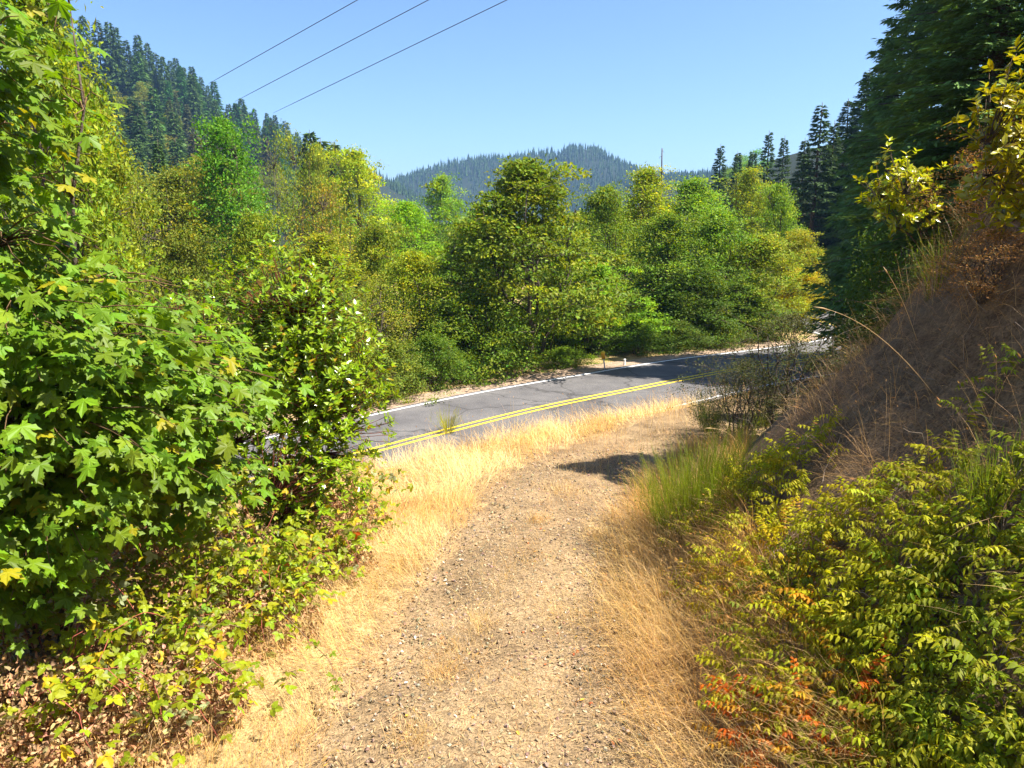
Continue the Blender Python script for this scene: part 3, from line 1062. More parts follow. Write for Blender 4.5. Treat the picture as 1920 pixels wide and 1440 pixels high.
# ---- trees across the road
tree_px('maple_tree', 'maple', 985, 300, 34.5, 440, 'many-stemmed vine maple across the road with brownish top, centre of photo', (0.082, 0.10, 0.020))
tree_px('maple_tree', 'maple', 1115, 490, 39.0, 250, 'low bright green maple just left of the yellow roadside marker', (0.10, 0.16, 0.022))
BG = [
    ('alder_tree', 'tall_a', 415, 228, 52, 165, 'slender green tree with forking bare trunk rising above the left thicket', (0.06, 0.125, 0.02)),
    ('broadleaf_tree', 'sparse', 535, 250, 47, 150, 'thin yellowish tree right of the slender forking tree', (0.105, 0.125, 0.03)),
    ('broadleaf_tree', 'sparse', 615, 345, 42, 170, 'rusty half-bare tree with pale twigs left of the bright hill trees', (0.14, 0.105, 0.045)),
    ('broadleaf_tree', 'round_a', 665, 280, 75, 190, 'bright yellow-green rounded tree on the skyline left of the far hill', G_YEL),
    ('broadleaf_tree', 'round_b', 590, 272, 88, 110, 'yellow-olive tree peeping over the rusty half-bare tree', (0.14, 0.15, 0.03)),
    ('broadleaf_tree', 'round_b', 765, 378, 58, 170, 'vivid green tree below the left end of the far hill', (0.12, 0.19, 0.02)),
    ('broadleaf_tree', 'tall_b', 828, 332, 95, 120, 'soft green tree standing alone in front of the far hill', (0.095, 0.15, 0.03)),
    ('broadleaf_tree', 'round_a', 705, 420, 40, 200, 'olive tree left of the central maple behind the roadside brush', G_OLIVE),
    ('broadleaf_tree', 'tall_b', 600, 440, 34, 210, 'yellow-olive tree right behind the glossy red-stemmed shrub', (0.125, 0.13, 0.025)),
    ('broadleaf_tree', 'round_b', 775, 470, 33, 190, 'golden-green tree against the left side of the central maple', (0.14, 0.15, 0.02)),
    ('broadleaf_tree', 'sparse', 690, 510, 29.5, 190, 'grey-green thin-leaved tree at the road left of the central maple', (0.11, 0.11, 0.045)),
    ('broadleaf_tree', 'tall_b', 325, 320, 50, 190, 'olive-grey tree left of the slender forking tree', (0.10, 0.105, 0.035)),
    ('broadleaf_tree', 'sparse', 245, 310, 46, 190, 'pale brownish tree behind the top of the big-leaved maple', (0.115, 0.115, 0.045)),
    ('broadleaf_tree', 'round_a', 470, 400, 38, 190, 'yellow-green tree below the slender forking tree', (0.11, 0.13, 0.025)),
    ('broadleaf_tree', 'round_b', 340, 430, 36, 190, 'drab olive tree behind the right edge of the big-leaved maple', (0.085, 0.09, 0.025)),
    ('broadleaf_tree', 'tall_b', 90, 120, 30, 290, 'yellowish small-leaved tree rising behind the big-leaved maple', (0.13, 0.15, 0.028)),
    ('broadleaf_tree', 'tall_b', 45, -60, 15.5, 340, 'fine-leaved yellowish tree crowding behind the maple top at the left edge', (0.11, 0.135, 0.03)),
    ('broadleaf_tree', 'tall_b', 140, 150, 19, 240, 'fine-leaved olive tree showing through gaps beside the maple top', (0.11, 0.12, 0.03)),
    ('broadleaf_tree', 'sparse', 190, 190, 34, 150, 'thin yellow tree to the right of the yellowish small-leaved tree', (0.12, 0.135, 0.035)),
    ('broadleaf_tree', 'tall_b', 1215, 315, 50, 160, 'yellow-topped tree at the right end of the far hill', (0.15, 0.165, 0.022)),
    ('broadleaf_tree', 'round_b', 1135, 350, 47, 170, 'olive tree just right of the central maple top', (0.09, 0.115, 0.022)),
    ('broadleaf_tree', 'tall_b', 1300, 335, 52, 170, 'light green tree right of the bare snag', (0.10, 0.15, 0.035)),
    ('broadleaf_tree', 'round_a', 1255, 400, 43, 240, 'dull green tree filling the space right of the central maple', (0.07, 0.10, 0.022)),
    ('broadleaf_tree', 'round_b', 1345, 395, 45, 200, 'leafy green tree below the far group of firs', (0.085, 0.13, 0.028)),
    ('broadleaf_tree', 'tall_b', 1405, 318, 66, 110, 'yellow-green tree at the foot of the far group of firs', (0.14, 0.155, 0.025)),
    ('broadleaf_tree', 'round_a', 1465, 345, 60, 130, 'pale green tree in front of the tall lone fir', (0.10, 0.145, 0.03)),
    ('broadleaf_tree', 'round_b', 1430, 440, 45, 190, 'pale yellow-green tree above the dark twiggy shrub', (0.13, 0.14, 0.035)),
    ('broadleaf_tree', 'round_a', 1500, 430, 54, 140, 'yellow-tinged tree at the bend of the road', (0.15, 0.14, 0.028)),
    ('broadleaf_tree', 'tall_b', 1565, 340, 86, 110, 'grey-green tree left of the dark firs above the road bend', (0.075, 0.10, 0.03)),
    ('broadleaf_tree', 'maple', 1512, 500, 48, 120, 'golden maple branches over the bend of the road', (0.20, 0.155, 0.02)),
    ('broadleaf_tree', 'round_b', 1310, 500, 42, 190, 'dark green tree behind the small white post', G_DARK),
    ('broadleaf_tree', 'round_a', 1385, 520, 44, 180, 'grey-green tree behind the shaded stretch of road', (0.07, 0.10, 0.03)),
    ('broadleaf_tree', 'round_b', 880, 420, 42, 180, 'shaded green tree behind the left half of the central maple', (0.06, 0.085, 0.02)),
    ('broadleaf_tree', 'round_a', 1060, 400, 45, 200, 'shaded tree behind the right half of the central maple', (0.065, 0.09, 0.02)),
]
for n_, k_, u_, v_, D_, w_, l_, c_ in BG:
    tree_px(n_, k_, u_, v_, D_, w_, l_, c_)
SH = [
    (735, 640, 28.2, 170, 'grey-green roadside shrub right of the glossy red-stemmed shrub', (0.085, 0.10, 0.04)),
    (810, 625, 30.2, 160, 'dark green roadside shrub left of the central maple trunks', (0.055, 0.085, 0.022)),
    (660, 600, 27.2, 150, 'olive roadside shrub partly behind the glossy red-stemmed shrub', (0.10, 0.11, 0.03)),
    (1060, 660, 35.2, 120, 'low green shrub under the right limbs of the central maple', (0.075, 0.11, 0.022)),
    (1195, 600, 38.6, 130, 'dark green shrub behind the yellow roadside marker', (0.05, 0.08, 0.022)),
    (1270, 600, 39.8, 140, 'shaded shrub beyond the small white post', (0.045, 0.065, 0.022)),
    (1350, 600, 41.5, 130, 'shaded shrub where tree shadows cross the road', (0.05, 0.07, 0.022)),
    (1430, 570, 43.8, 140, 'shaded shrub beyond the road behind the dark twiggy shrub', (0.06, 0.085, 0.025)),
    (880, 660, 32.2, 120, 'low shrub at the foot of the central maple', (0.06, 0.09, 0.022)),
]
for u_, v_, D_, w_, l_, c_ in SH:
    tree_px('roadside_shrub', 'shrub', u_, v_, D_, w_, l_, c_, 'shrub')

ru = np.random.default_rng(123)
for q in range(46):
    D_ = ru.uniform(33, 62); u_ = ru.uniform(330, 1500)
    P = A(0, 0, CAM_Z) + pix_dir(u_, 600) * D_
    if poly_dist(A(P[0]), A(P[1]), ROAD)[0][0] < 7.5:
        continue
    plant_tree('understory_bush', 'shrub', P[0], P[1], ru.uniform(2.5, 4.6), ru.uniform(4, 6.5), 'green understory bush between the trunks of the trees across the road',
               'shrub', A(0.06, 0.085, 0.022) * ru.uniform(0.75, 1.5), 'understory bushes across the road')

# ---- firs on the right
FR = [
    ('fir_a', 1850, -420, 27, 430, 'huge dark fir at the right edge running out of the top of the photo', FIR),
    ('fir_b', 1745, -190, 31, 330, 'tall dark fir with open ragged branches left of the huge fir', FIR),
    ('fir_a', 1672, 62, 66, 190, 'dark fir whose pointed tip stands left of the open ragged fir', FIR),
    ('fir_a', 1630, 135, 72, 170, 'dark fir below the pointed tip, third down the right skyline', FIRD),
    ('fir_b', 1592, 190, 80, 150, 'dark fir lowest in the dense right-hand row', FIRD),
    ('fir_c', 1541, 197, 72, 150, 'tall lone fir with clear spire left of the dense row', FIRD),
    ('fir_c', 1566, 230, 76, 110, 'smaller fir tucked against the tall lone fir on its right', FIRD),
    ('fir_c', 1510, 262, 84, 105, 'short fir just left of the tall lone fir', FIRD),
    ('fir_c', 1471, 258, 100, 85, 'slim fir, rightmost of the far group over the green trees', FIRD),
    ('fir_c', 1443, 248, 104, 85, 'ragged leaning fir in the middle of the far group', FIRD),
    ('fir_c', 1412, 284, 108, 85, 'blunt fir second from the left of the far group', FIRD),
    ('fir_c', 1384, 286, 112, 75, 'small fir next to the leftmost of the far group', FIRD),
    ('fir_c', 1352, 273, 110, 85, 'leftmost fir of the far group over the green trees', FIRD),
]
for k_, u_, v_, D_, w_, l_, c_ in FR:
    tree_px('fir_tree', k_, u_, v_, D_, w_, l_, A(*c_) * (1.8 if D_ < 70 else 1.15))
tree_px('broadleaf_tree', 'round_b', 1715, 330, 27, 230, 'dark leafy tree under the firs at the top of the bank', (0.045, 0.068, 0.02))
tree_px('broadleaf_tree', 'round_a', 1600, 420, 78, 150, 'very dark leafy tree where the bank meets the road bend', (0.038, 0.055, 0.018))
tree_px('broadleaf_tree', 'round_b', 1760, 300, 24, 260, 'dark evergreen tree behind the yellow-leaved branches on the bank', (0.042, 0.062, 0.018))
tree_px('fir_tree', 'fir_b', 1900, 20, 20, 300, 'bushy dark fir at the right edge below the huge fir', A(*FIR) * 1.8)

p_ = plant_tree('fir_tree', 'fir_a', 9.2, 14.9, 7.6, 4.6, 'young dark fir on the bank top behind the yellow-leaved shrub', 'tree', A(*FIR) * 1.8)

# ---- left hillside: firs one can tell apart
ORD = ['first', 'second', 'third', 'fourth', 'fifth', 'sixth', 'seventh', 'eighth', 'ninth', 'tenth', 'eleventh', 'twelfth', 'thirteenth', 'fourteenth',
       'fifteenth', 'sixteenth', 'seventeenth', 'eighteenth', 'nineteenth', 'twentieth', 'twenty-first', 'twenty-second', 'twenty-third', 'twenty-fourth',
       'twenty-fifth', 'twenty-sixth', 'twenty-seventh', 'twenty-eighth', 'twenty-ninth', 'thirtieth', 'thirty-first', 'thirty-second', 'thirty-third',
       'thirty-fourth', 'thirty-fifth', 'thirty-sixth', 'thirty-seventh', 'thirty-eighth', 'thirty-ninth', 'fortieth']
SKY = [(60, 10), (98, 2), (118, 22), (153, 27), (180, 35), (202, 38), (215, 48), (235, 72), (256, 62), (275, 78), (290, 97), (304, 103), (318, 112), (335, 124),
       (344, 124), (358, 136), (376, 142), (388, 158), (402, 186), (428, 193), (440, 192), (456, 196), (476, 202), (500, 210), (515, 214), (535, 226), (556, 246),
       (580, 242), (600, 258), (626, 264)]
r5 = np.random.default_rng(55)
for q, (u_, v_) in enumerate(SKY):
    d = pix_dir(u_, v_)
    # march until the ray is one tree height above the slope near the ridge
    Hh = r5.uniform(19, 26) * (0.85 if u_ > 400 else 1)
    Ds = np.linspace(120, 1000, 500)
    Pq = A(0, 0, CAM_Z) + Ds[:, None] * d
    gq = ground(Pq[:, 0], Pq[:, 1], False) + Hh
    k = np.argmax(Pq[:, 2] < gq)
    if not (Pq[k, 2] < gq[k]):
        k = int(np.argmin(Pq[:, 2] - gq))
    P = Pq[k]
    Hh = max(12, P[2] - gz(P[0], P[1]))
    plant_tree('hillside_fir', ['fir_far_a', 'fir_far_b', 'fir_far_c'][q % 3], P[0], P[1], Hh, Hh * r5.uniform(0.26, 0.36),
               'dark fir on the left hillside skyline, %s spire from the left' % ORD[q], 'tree', A(*FIR) * r5.uniform(0.85, 1.3), 'firs along the left hillside skyline')
cand = []
tries = 0
while len(cand) < 300 and tries < 14000:
    tries += 1
    x = r5.uniform(-235, -72); y = r5.uniform(95, 760)
    z = gz(x, y)
    u, v, dp = project(A(x, y, z + 12))
    if not (30 < u < 660 and -40 < v < 420):
        continue
    if any((x - a) ** 2 + (y - b) ** 2 < 5.0 ** 2 for a, b in cand):
        continue
    cand.append((x, y))
    zfrac = z / 62
    if r5.uniform() < 0.22 + 0.5 * (zfrac < 0.3):
        plant_tree('hillside_broadleaf', ['far', 'far_b'][len(cand) % 2], x, y, r5.uniform(9, 15), r5.uniform(8, 12),
                   'light green leafy tree among the firs on the left hillside', 'tree', A(*G_OLIVE) * A(r5.uniform(.7, 1.3), r5.uniform(.8, 1.15), 1),
                   'leafy trees on the left hillside')
    else:
        h = r5.uniform(12, 26)
        # keep below the skyline already set
        plant_tree('hillside_fir', ['fir_far_a', 'fir_far_b', 'fir_far_c'][len(cand) % 3], x, y, h, h * r5.uniform(0.24, 0.46),
                   'dark fir in the mass covering the left hillside below its skyline', 'tree', A(*FIR) * A(r5.uniform(0.6, 1.8), r5.uniform(0.7, 1.5), 1), 'firs covering the left hillside')

rh = np.random.default_rng(777)
for q in range(40):
    D_ = rh.uniform(62, 150); u_ = rh.uniform(150, 470)
    P = A(0, 0, CAM_Z) + pix_dir(u_, 300) * D_
    h = rh.uniform(9, 14)
    if q % 3 == 0:
        plant_tree('slope_fir', 'fir_c', P[0], P[1], h * 1.3, h * 0.45, 'fir on the lower slope behind the slender forking tree', 'tree', A(*FIR) * rh.uniform(1.0, 1.5), 'firs on the lower left slope')
    else:
        plant_tree('slope_tree', ['tall_b', 'round_a'][q % 2], P[0], P[1], h, h * 0.75, 'olive leafy tree on the lower left slope', 'tree',
                   A(*G_OLIVE) * A(rh.uniform(.75, 1.25), rh.uniform(.8, 1.1), 1), 'leafy trees on the lower left slope')

for q in range(26):
    D_ = rh.uniform(125, 240); u_ = rh.uniform(190, 400)
    P = A(0, 0, CAM_Z) + pix_dir(u_, 260) * D_
    h = rh.uniform(13, 22)
    plant_tree('slope_fir', ['fir_far_a', 'fir_far_b', 'fir_far_c'][q % 3], P[0], P[1], h, h * rh.uniform(0.3, 0.45), 'fir on the middle of the left hillside above the slender forking tree', 'tree',
               A(*FIR) * rh.uniform(0.8, 1.6), 'firs halfway up the left hillside')

# ---- far hill: a wood that reads as one mass
acc = Acc()
n = 9000
x = r5.uniform(-420, 420, n); y = r5.uniform(880, 1420, n)
hgt = ground(x, y, False)
keep = (hgt > 22)
x, y, hgt = x[keep], y[keep], hgt[keep]; n = len(x)
m = 7
an = np.arange(m) * 2 * PI / m
cone_v = []
cone_f = []
for lev, (z0, z1, rr) in enumerate([(0.05, 0.55, 0.20), (0.28, 0.78, 0.15), (0.52, 1.0, 0.10)]):
    b = len(cone_v)
    for j in range(m):
        cone_v.append((rr * math.cos(an[j] + lev) * (1 if j % 2 else 0.72), rr * math.sin(an[j] + lev) * (1 if j % 2 else 0.72), z0))
    cone_v.append((0, 0, z1))
    cone_f += [(b + j, b + (j + 1) % m, b + m) for j in range(m)]
cone = (np.array(cone_v), np.array(cone_f))
th = r5.uniform(0, 6.28, n)
R = np.zeros((n, 3, 3)); R[:, 0, 0] = np.cos(th); R[:, 0, 1] = -np.sin(th); R[:, 1, 0] = np.sin(th); R[:, 1, 1] = np.cos(th); R[:, 2, 2] = r5.uniform(0.75, 1.3, n)
C = A(*FIR) * r5.uniform(0.35, 0.9, (n, 1))
acc.inst(cone, np.stack([x, y, hgt - 1], 1), R, r5.uniform(7, 14, n), C)
tag(obj('far_hill_forest', acc.mesh('far_hill_forest'), M_NEEDLE), 'dark bluish conifer forest covering the far hill', 'forest', kind='stuff')

# valley wood behind the trees across the road (reads as one mass)
vt = 0
for q in range(70):
    D = r5.uniform(75, 330); u_ = r5.uniform(560, 1420)
    d = pix_dir(u_, 430); P = A(0, 0, CAM_Z) + d * D
    h = r5.uniform(7.5, 11.5)
    plant_tree('valley_tree', ['far', 'far_b'][q % 2], P[0], P[1], h, h * 0.95, 'distant green tree in the valley wood before the far hill', 'tree',
               A(*G_MID) * A(r5.uniform(.8, 1.6), r5.uniform(.9, 1.3), 1.2), 'trees of the valley wood')

# ---- bare snag
d = pix_dir(1241, 278); P = A(0, 0, CAM_Z) + d * 66
zb = gz(P[0], P[1]); Hs = P[2] - zb
sn = empty('dead_snag', (P[0], P[1], zb)); tag(sn, 'bare dead conifer pole sticking up above the green trees', 'tree')
acc = Acc(); acc.tube(np.stack([0.12 * np.sin(np.linspace(0, 3, 8)), np.zeros(8), np.linspace(-.2, Hs, 8)], 1), 0.17, 0.05, 6)
obj('trunk', acc.mesh('trunk', True), M_BARK, sn)
for k in range(12):
    acc = Acc(); z0 = Hs * (1 - 0.035 * k - 0.02); a = k * 2.4
    acc.tube(curve3(A(0, 0, z0), A(math.cos(a), math.sin(a), -0.5) * r5.uniform(0.12, 0.3 + 0.05 * k) + A(0, 0, z0), A(0, 0, 0.1), 5), 0.022, 0.008, 4)
    obj('branch', acc.mesh('branch'), M_BARK, sn)


# ================================================================== FOREGROUND LEFT
def inside_ell(P, c, r):
    return (((P - c) / r) ** 2).sum(1) < 1


MAPLES = [maple_leaf(s) for s in range(10)]
MAPLE_ME = [tmesh('leaf', t, M_MAPLE) for t in MAPLES]


def sprays(tips, dirs, per, spread, size, droop=0.5, r=rng):
    """leaves around branch ends"""
    n = len(tips)
    idx = np.repeat(np.arange(n), per); m = len(idx)
    s = r.uniform(0, 1, m)
    P = tips[idx] - dirs[idx] * (s * spread)[:, None] + r.normal(0, 0.12, (m, 3)) * A(1.2, 1.2, 0.8)
    az = nrm(dirs[idx] + r.normal(0, 0.75, (m, 3)))
    ax = nrm(az * A(1, 1, 0.4) - A(0, 0, 1) * (droop * r.uniform(0.3, 1.5, m))[:, None])
    nz = nrm(A(0, 0, 1) * 0.9 + az * 0.55 + r.normal(0, 0.35, (m, 3)) + A(0.25, -0.1, 0))
    return P, frames(ax, nz), size * r.uniform(0.45, 1.3, m)


r6 = np.random.default_rng(66)
base = A(-5.3, 7.6, 0); base[2] = gz(base[0], base[1])
mp = empty('bigleaf_maple', base); tag(mp, 'big-leaved green maple filling the left edge of the photo', 'tree')
ELL = [(A(-4.35, 6.9, 3.0), A(1.85, 1.7, 1.5), 240), (A(-5.3, 7.0, 5.2), A(1.55, 1.5, 2.2), 240), (A(-3.9, 8.1, 2.5), A(1.5, 1.4, 1.5), 130), (A(-5.2, 6.4, 2.0), A(1.6, 1.4, 1.4), 170)]
tips, dirs = [], []
wood = Acc()
stems = []
for k in range(5):
    a = k * 1.3
    pts = curve3(A(0.15 * math.cos(a), 0.15 * math.sin(a), -0.1), A(0.9 * math.cos(a) + 0.35, 0.8 * math.sin(a) - 0.3, r6.uniform(3.4, 6.9)), A(0.1, 0, 0), 9, 0.04, r6)
    wood.tube(pts, 0.055, 0.006, 6); stems.append(pts)
SPt = np.vstack([s[2:] for s in stems])
for c, rr, cnt in ELL:
    dv = rand_unit(cnt, r6)
    dv[:, 1] = np.where(r6.uniform(size=cnt) < 0.65, -np.abs(dv[:, 1]), dv[:, 1])
    q = r6.uniform(0.55, 1.08, (cnt, 1))
    tips.append(c + dv * rr * q); dirs.append(nrm(dv * A(1, 1, 0.5) + A(0, 0, 0.15)))
tips = np.vstack(tips); dirs = np.vstack(dirs)
for i in range(len(tips)):
    t_ = tips[i] - base
    st = SPt[np.argmin(np.linalg.norm(SPt - t_, axis=1) + 0.35 * np.maximum(SPt[:, 2] - t_[2] + 0.1, 0))]
    wood.tube(curve3(st, t_, A(0, 0, 0.12), 6, 0.02, r6), 0.010, 0.003, 4, (1.3, 1.0, 0.6))
obj('trunk', wood.mesh('trunk', True), M_BARK, mp)
P, R, S = sprays(tips, dirs, 15, 0.75, 0.148, 0.6, r6)
n = len(P)
C = A(0.075, 0.155, 0.022) * r6.uniform(0.75, 1.3, (n, 1)) * (1 + 0.08 * r6.normal(size=(n, 3)))
yl = r6.uniform(size=n) < 0.025
C[yl] = A(0.17, 0.19, 0.02)
C = np.clip(C, 0.01, 1)
T1 = leafy(mp, base, MAPLES, MAPLE_ME, P, R, S, C, M_MAPLE, 300, 34)

# glossy red-stemmed shrub (madrone)
OV = [oval_leaf(0.2, 0.08, 0.07), oval_leaf(0.23, 0.15, 0.05), oval_leaf(0.18, 0.03, 0.09)]
GL_ME = [tmesh('leaf', t, M_GLOSS) for t in OV]


def whorls(tips, dirs, per, size, r):
    """leaves standing round each twig tip"""
    n = len(tips); idx = np.repeat(np.arange(n), per); m = len(idx)
    a = r.uniform(0, 2 * PI, m)
    ref = nrm(np.cross(dirs, A(0.3, 0.1, 1) + 0 * dirs)); ref2 = np.cross(dirs, ref)
    out = ref[idx] * np.cos(a)[:, None] + ref2[idx] * np.sin(a)[:, None]
    k = r.uniform(0, 1, m)
    ax = nrm(out * 1.0 + dirs[idx] * (0.15 + 0.75 * k)[:, None] + r.normal(0, 0.12, (m, 3)))
    nz = nrm(dirs[idx] - out * 0.2)
    P = tips[idx] - dirs[idx] * ((1 - k) * 0.10)[:, None]
    return P, frames(ax, nz), size * r.uniform(0.7, 1.2, m)


def glossy_shrub(name, label, base, ells, ntip, leaf, col, seed, nparts, stemcol=(1.5, 0.55, 0.4), per=9, cell=20, srad=0.035):
    r = np.random.default_rng(seed)
    t = empty(name, base); tag(t, label, 'shrub')
    wood = Acc()
    tips, dirs = [], []
    for c, rr, w in ells:
        cnt = int(ntip * w)
        dv = rand_unit(cnt, r); q = r.uniform(0.25, 1.05, (cnt, 1))
        tips.append(c + dv * rr * q); dirs.append(nrm(dv * 0.6 + A(0, 0, 0.7) + r.normal(0, 0.25, (cnt, 3))))
    tips = np.vstack(tips); dirs = np.vstack(dirs)
    top = max(tips[:, 2])
    sp = []
    for k in range(4):
        c = ells[k % len(ells)][0]
        pts = curve3(A(0.1 * k - 0.15, 0.08 * (k % 2), -0.1), c - base + r.normal(0, 0.2, 3) - A(0, 0, 0.25), A(0.05, 0, 0), 8, 0.03, r)
        wood.tube(pts, srad, srad * 0.35, 6, stemcol); sp.append(pts[1:])
    SPp = np.vstack(sp)
    for i in range(len(tips)):
        q = tips[i] - base
        st = SPp[np.argmin(np.linalg.norm(SPp - q, axis=1) + 0.7 * np.maximum(SPp[:, 2] - q[2] + .2, 0))]
        wood.tube(curve3(st, q, A(0, 0, -0.05), 5, 0.01, r), 0.008, 0.003, 3, stemcol)
    obj('stem', wood.mesh('stem', True), M_BARK, t)
    P, R, S = whorls(tips, dirs, per, leaf, r)
    n = len(P)
    C = A(*col) * r.uniform(0.75, 1.3, (n, 1)) * (1 + 0.07 * r.normal(size=(n, 3)))
    yl = r.uniform(size=n) < 0.04
    C[yl] = A(0.16, 0.15, 0.03)
    leafy(t, base, OV, GL_ME, P, R, S, np.clip(C, 0.01, 1), M_GLOSS, nparts, cell)
    return t


b = A(-3.3, 11.0, 0); b[2] = gz(b[0], b[1])
glossy_shrub('madrone_shrub', 'glossy bright green shrub with dark red stems right of the big-leaved maple', b,
             [(A(-3.3, 10.8, 2.9), A(1.35, 1.2, 1.55), 0.42), (A(-2.65, 10.5, 2.1), A(0.95, 0.9, 1.3), 0.22), (A(-4.4, 10.2, 2.3), A(1.2, 0.9, 1.7), 0.24), (A(-3.1, 10.0, 1.1), A(1.1, 0.7, 0.9), 0.16)], 2300, 0.108,
             (0.085, 0.175, 0.018), 71, 300)
# yellow-lit broad leaves at the top of the bank
for (u_, v_, D_, rad, nt_, lf, cc, lab, sd) in [
    (1885, 255, 8.6, (0.62, 0.6, 1.05), 210, 0.135, (0.125, 0.165, 0.012), 'yellow-green broad-leaved shrub hanging over the bank at the right edge', 72),
    (1680, 345, 13.0, (0.75, 0.8, 0.75), 170, 0.13, (0.15, 0.22, 0.015), 'glossy green shrub with bare pale twigs on the bank crest', 73)]:
    c = A(0, 0, CAM_Z) + pix_dir(u_, v_) * D_
    b = A(c[0] + 1.1, c[1] + 0.3, 0); b[2] = gz(b[0], b[1])
    glossy_shrub('bank_top_shrub', lab, b, [(c, A(*rad), 0.6), (c + A(0.35, 0.1, -0.3), A(*rad) * 0.9, 0.4)], nt_, lf, cc, sd, 260, (1.0, 0.9, 0.75), 8, srad=0.016)

# ---------------------------------------------------------------- brambles
r8 = np.random.default_rng(88)


def trifoliate(seed):
    r = np.random.default_rng(seed)
    acc = Acc()
    v, f = oval_leaf(0.34, 0.18, 0.08)
    for a, s in ((0, 1.0), (70, 0.85), (-70, 0.85)):
        ra = math.radians(a + r.uniform(-10, 10))
        Rr = A([math.cos(ra), -math.sin(ra), 0], [math.sin(ra), math.cos(ra), 0], [0, 0, 1])
        acc.add((v * s * r.uniform(0.9, 1.1)) @ Rr.T + A(0.25 if a == 0 else 0.12, 0, r.uniform(-.05, .05)), f)
    acc.add(A([-0.35, 0.012, -0.05], [-0.35, -0.012, -0.05], [0.25, -0.008, 0], [0.25, 0.008, 0]), np.array([[0, 1, 2, 3]]))
    V = np.vstack(acc.V); Ft = np.vstack(acc.F[3]); Fq = np.vstack(acc.F[4])
    return V, np.vstack([Ft, Fq[:, [0, 1, 2]], Fq[:, [0, 2, 3]]])


TRIF = [trifoliate(s) for s in range(5)]
TRIF_ME = [tmesh('leaf', t, M_BRAMBLE) for t in TRIF]


def bramble(cx, cy, rad, top, ncane, nleaf, label, seed, brown=0.3, nparts=70, green=(0.16, 0.23, 0.018)):
    r = np.random.default_rng(seed)
    base = A(cx, cy, gz(cx, cy))
    t = empty('blackberry_bramble', base); tag(t, label, 'bramble', 'brambles along the left side of the track')
    PL, DL = [], []
    for k in range(ncane):
        a = r.uniform(0, 2 * PI); q = r.uniform(0.1, 0.5) * rad
        p0 = A(q * math.cos(a), q * math.sin(a), 0)
        a2 = a + r.normal(0, 0.7); L = rad * r.uniform(0.6, 1.35)
        p1 = p0 + A(L * math.cos(a2), L * math.sin(a2), r.uniform(0.15, 0.7) * top)
        pts = curve3(p0, p1, A(0, 0, top * r.uniform(0.45, 0.95)), 12, 0.015, r)
        acc = Acc(); red = r.uniform() < 0.6
        acc.tube(pts, 0.006, 0.0025, 5, (1.3, 0.45, 0.4) if red else (0.9, 0.75, 0.5))
        obj('cane', acc.mesh('cane', True), M_TWIG, t)
        m = int(nleaf / ncane)
        s = r.uniform(0.15, 1, m)
        c = np.stack([np.interp(s, np.linspace(0, 1, 12), pts[:, j]) for j in range(3)], 1)
        PL.append(c + r.normal(0, 0.10, (m, 3)) * A(1, 1, 0.7) * (0.5 + rad)); DL.append(r.normal(size=(m, 3)))
    P = np.vstack(PL) + base; n = len(P)
    P[:, 2] = np.maximum(P[:, 2], ground(P[:, 0], P[:, 1]) + 0.06)
    ax = nrm(np.vstack(DL) * A(1, 1, 0.3) - A(0, 0, 0.35)); nz = nrm(A(0.15, -0.1, 1) + r.normal(0, 0.5, (n, 3)))
    C = A(*green) * r.uniform(0.7, 1.3, (n, 1)) * (1 + 0.1 * r.normal(size=(n, 3)))
    yl = r.uniform(size=n)
    C = np.where((yl < 0.10)[:, None], A(0.32, 0.28, 0.03), C)
    C = np.where((yl > 0.99)[:, None], A(0.35, 0.08, 0.03), C)
    leafy(t, base, TRIF, TRIF_ME, P, frames(ax, nz), 0.088 * r.uniform(0.65, 1.25, n), np.clip(C, .01, 1), M_BRAMBLE, nparts, 26)
    # dead brown leaves inside
    m = int(nleaf * brown * 3)
    a = r.uniform(0, 2 * PI, m); q = np.sqrt(r.uniform(0, 1, m)) * rad * 1.1
    x = cx + q * np.cos(a); y = cy + q * np.sin(a)
    z = ground(x, y) + r.uniform(0, 1, m) ** 1.5 * top * 0.95 * (1 - (q / rad / 1.15) ** 2) + 0.03
    Pd = np.stack([x, y, z], 1) - base
    acc = Acc()
    C = A(0.46, 0.29, 0.14) * r.uniform(0.4, 1.4, (m, 1)) * (1 + 0.1 * r.normal(size=(m, 3)))
    acc.inst(oval_leaf(0.3, 0.35, 0.2), Pd, frames(rand_unit(m, r), rand_unit(m, r)), r.uniform(0.03, 0.075, m), np.clip(C, 0.02, 1))
    tag(obj('dead_leaves', acc.mesh('dead_leaves'), M_DEAD, t), kind='stuff')


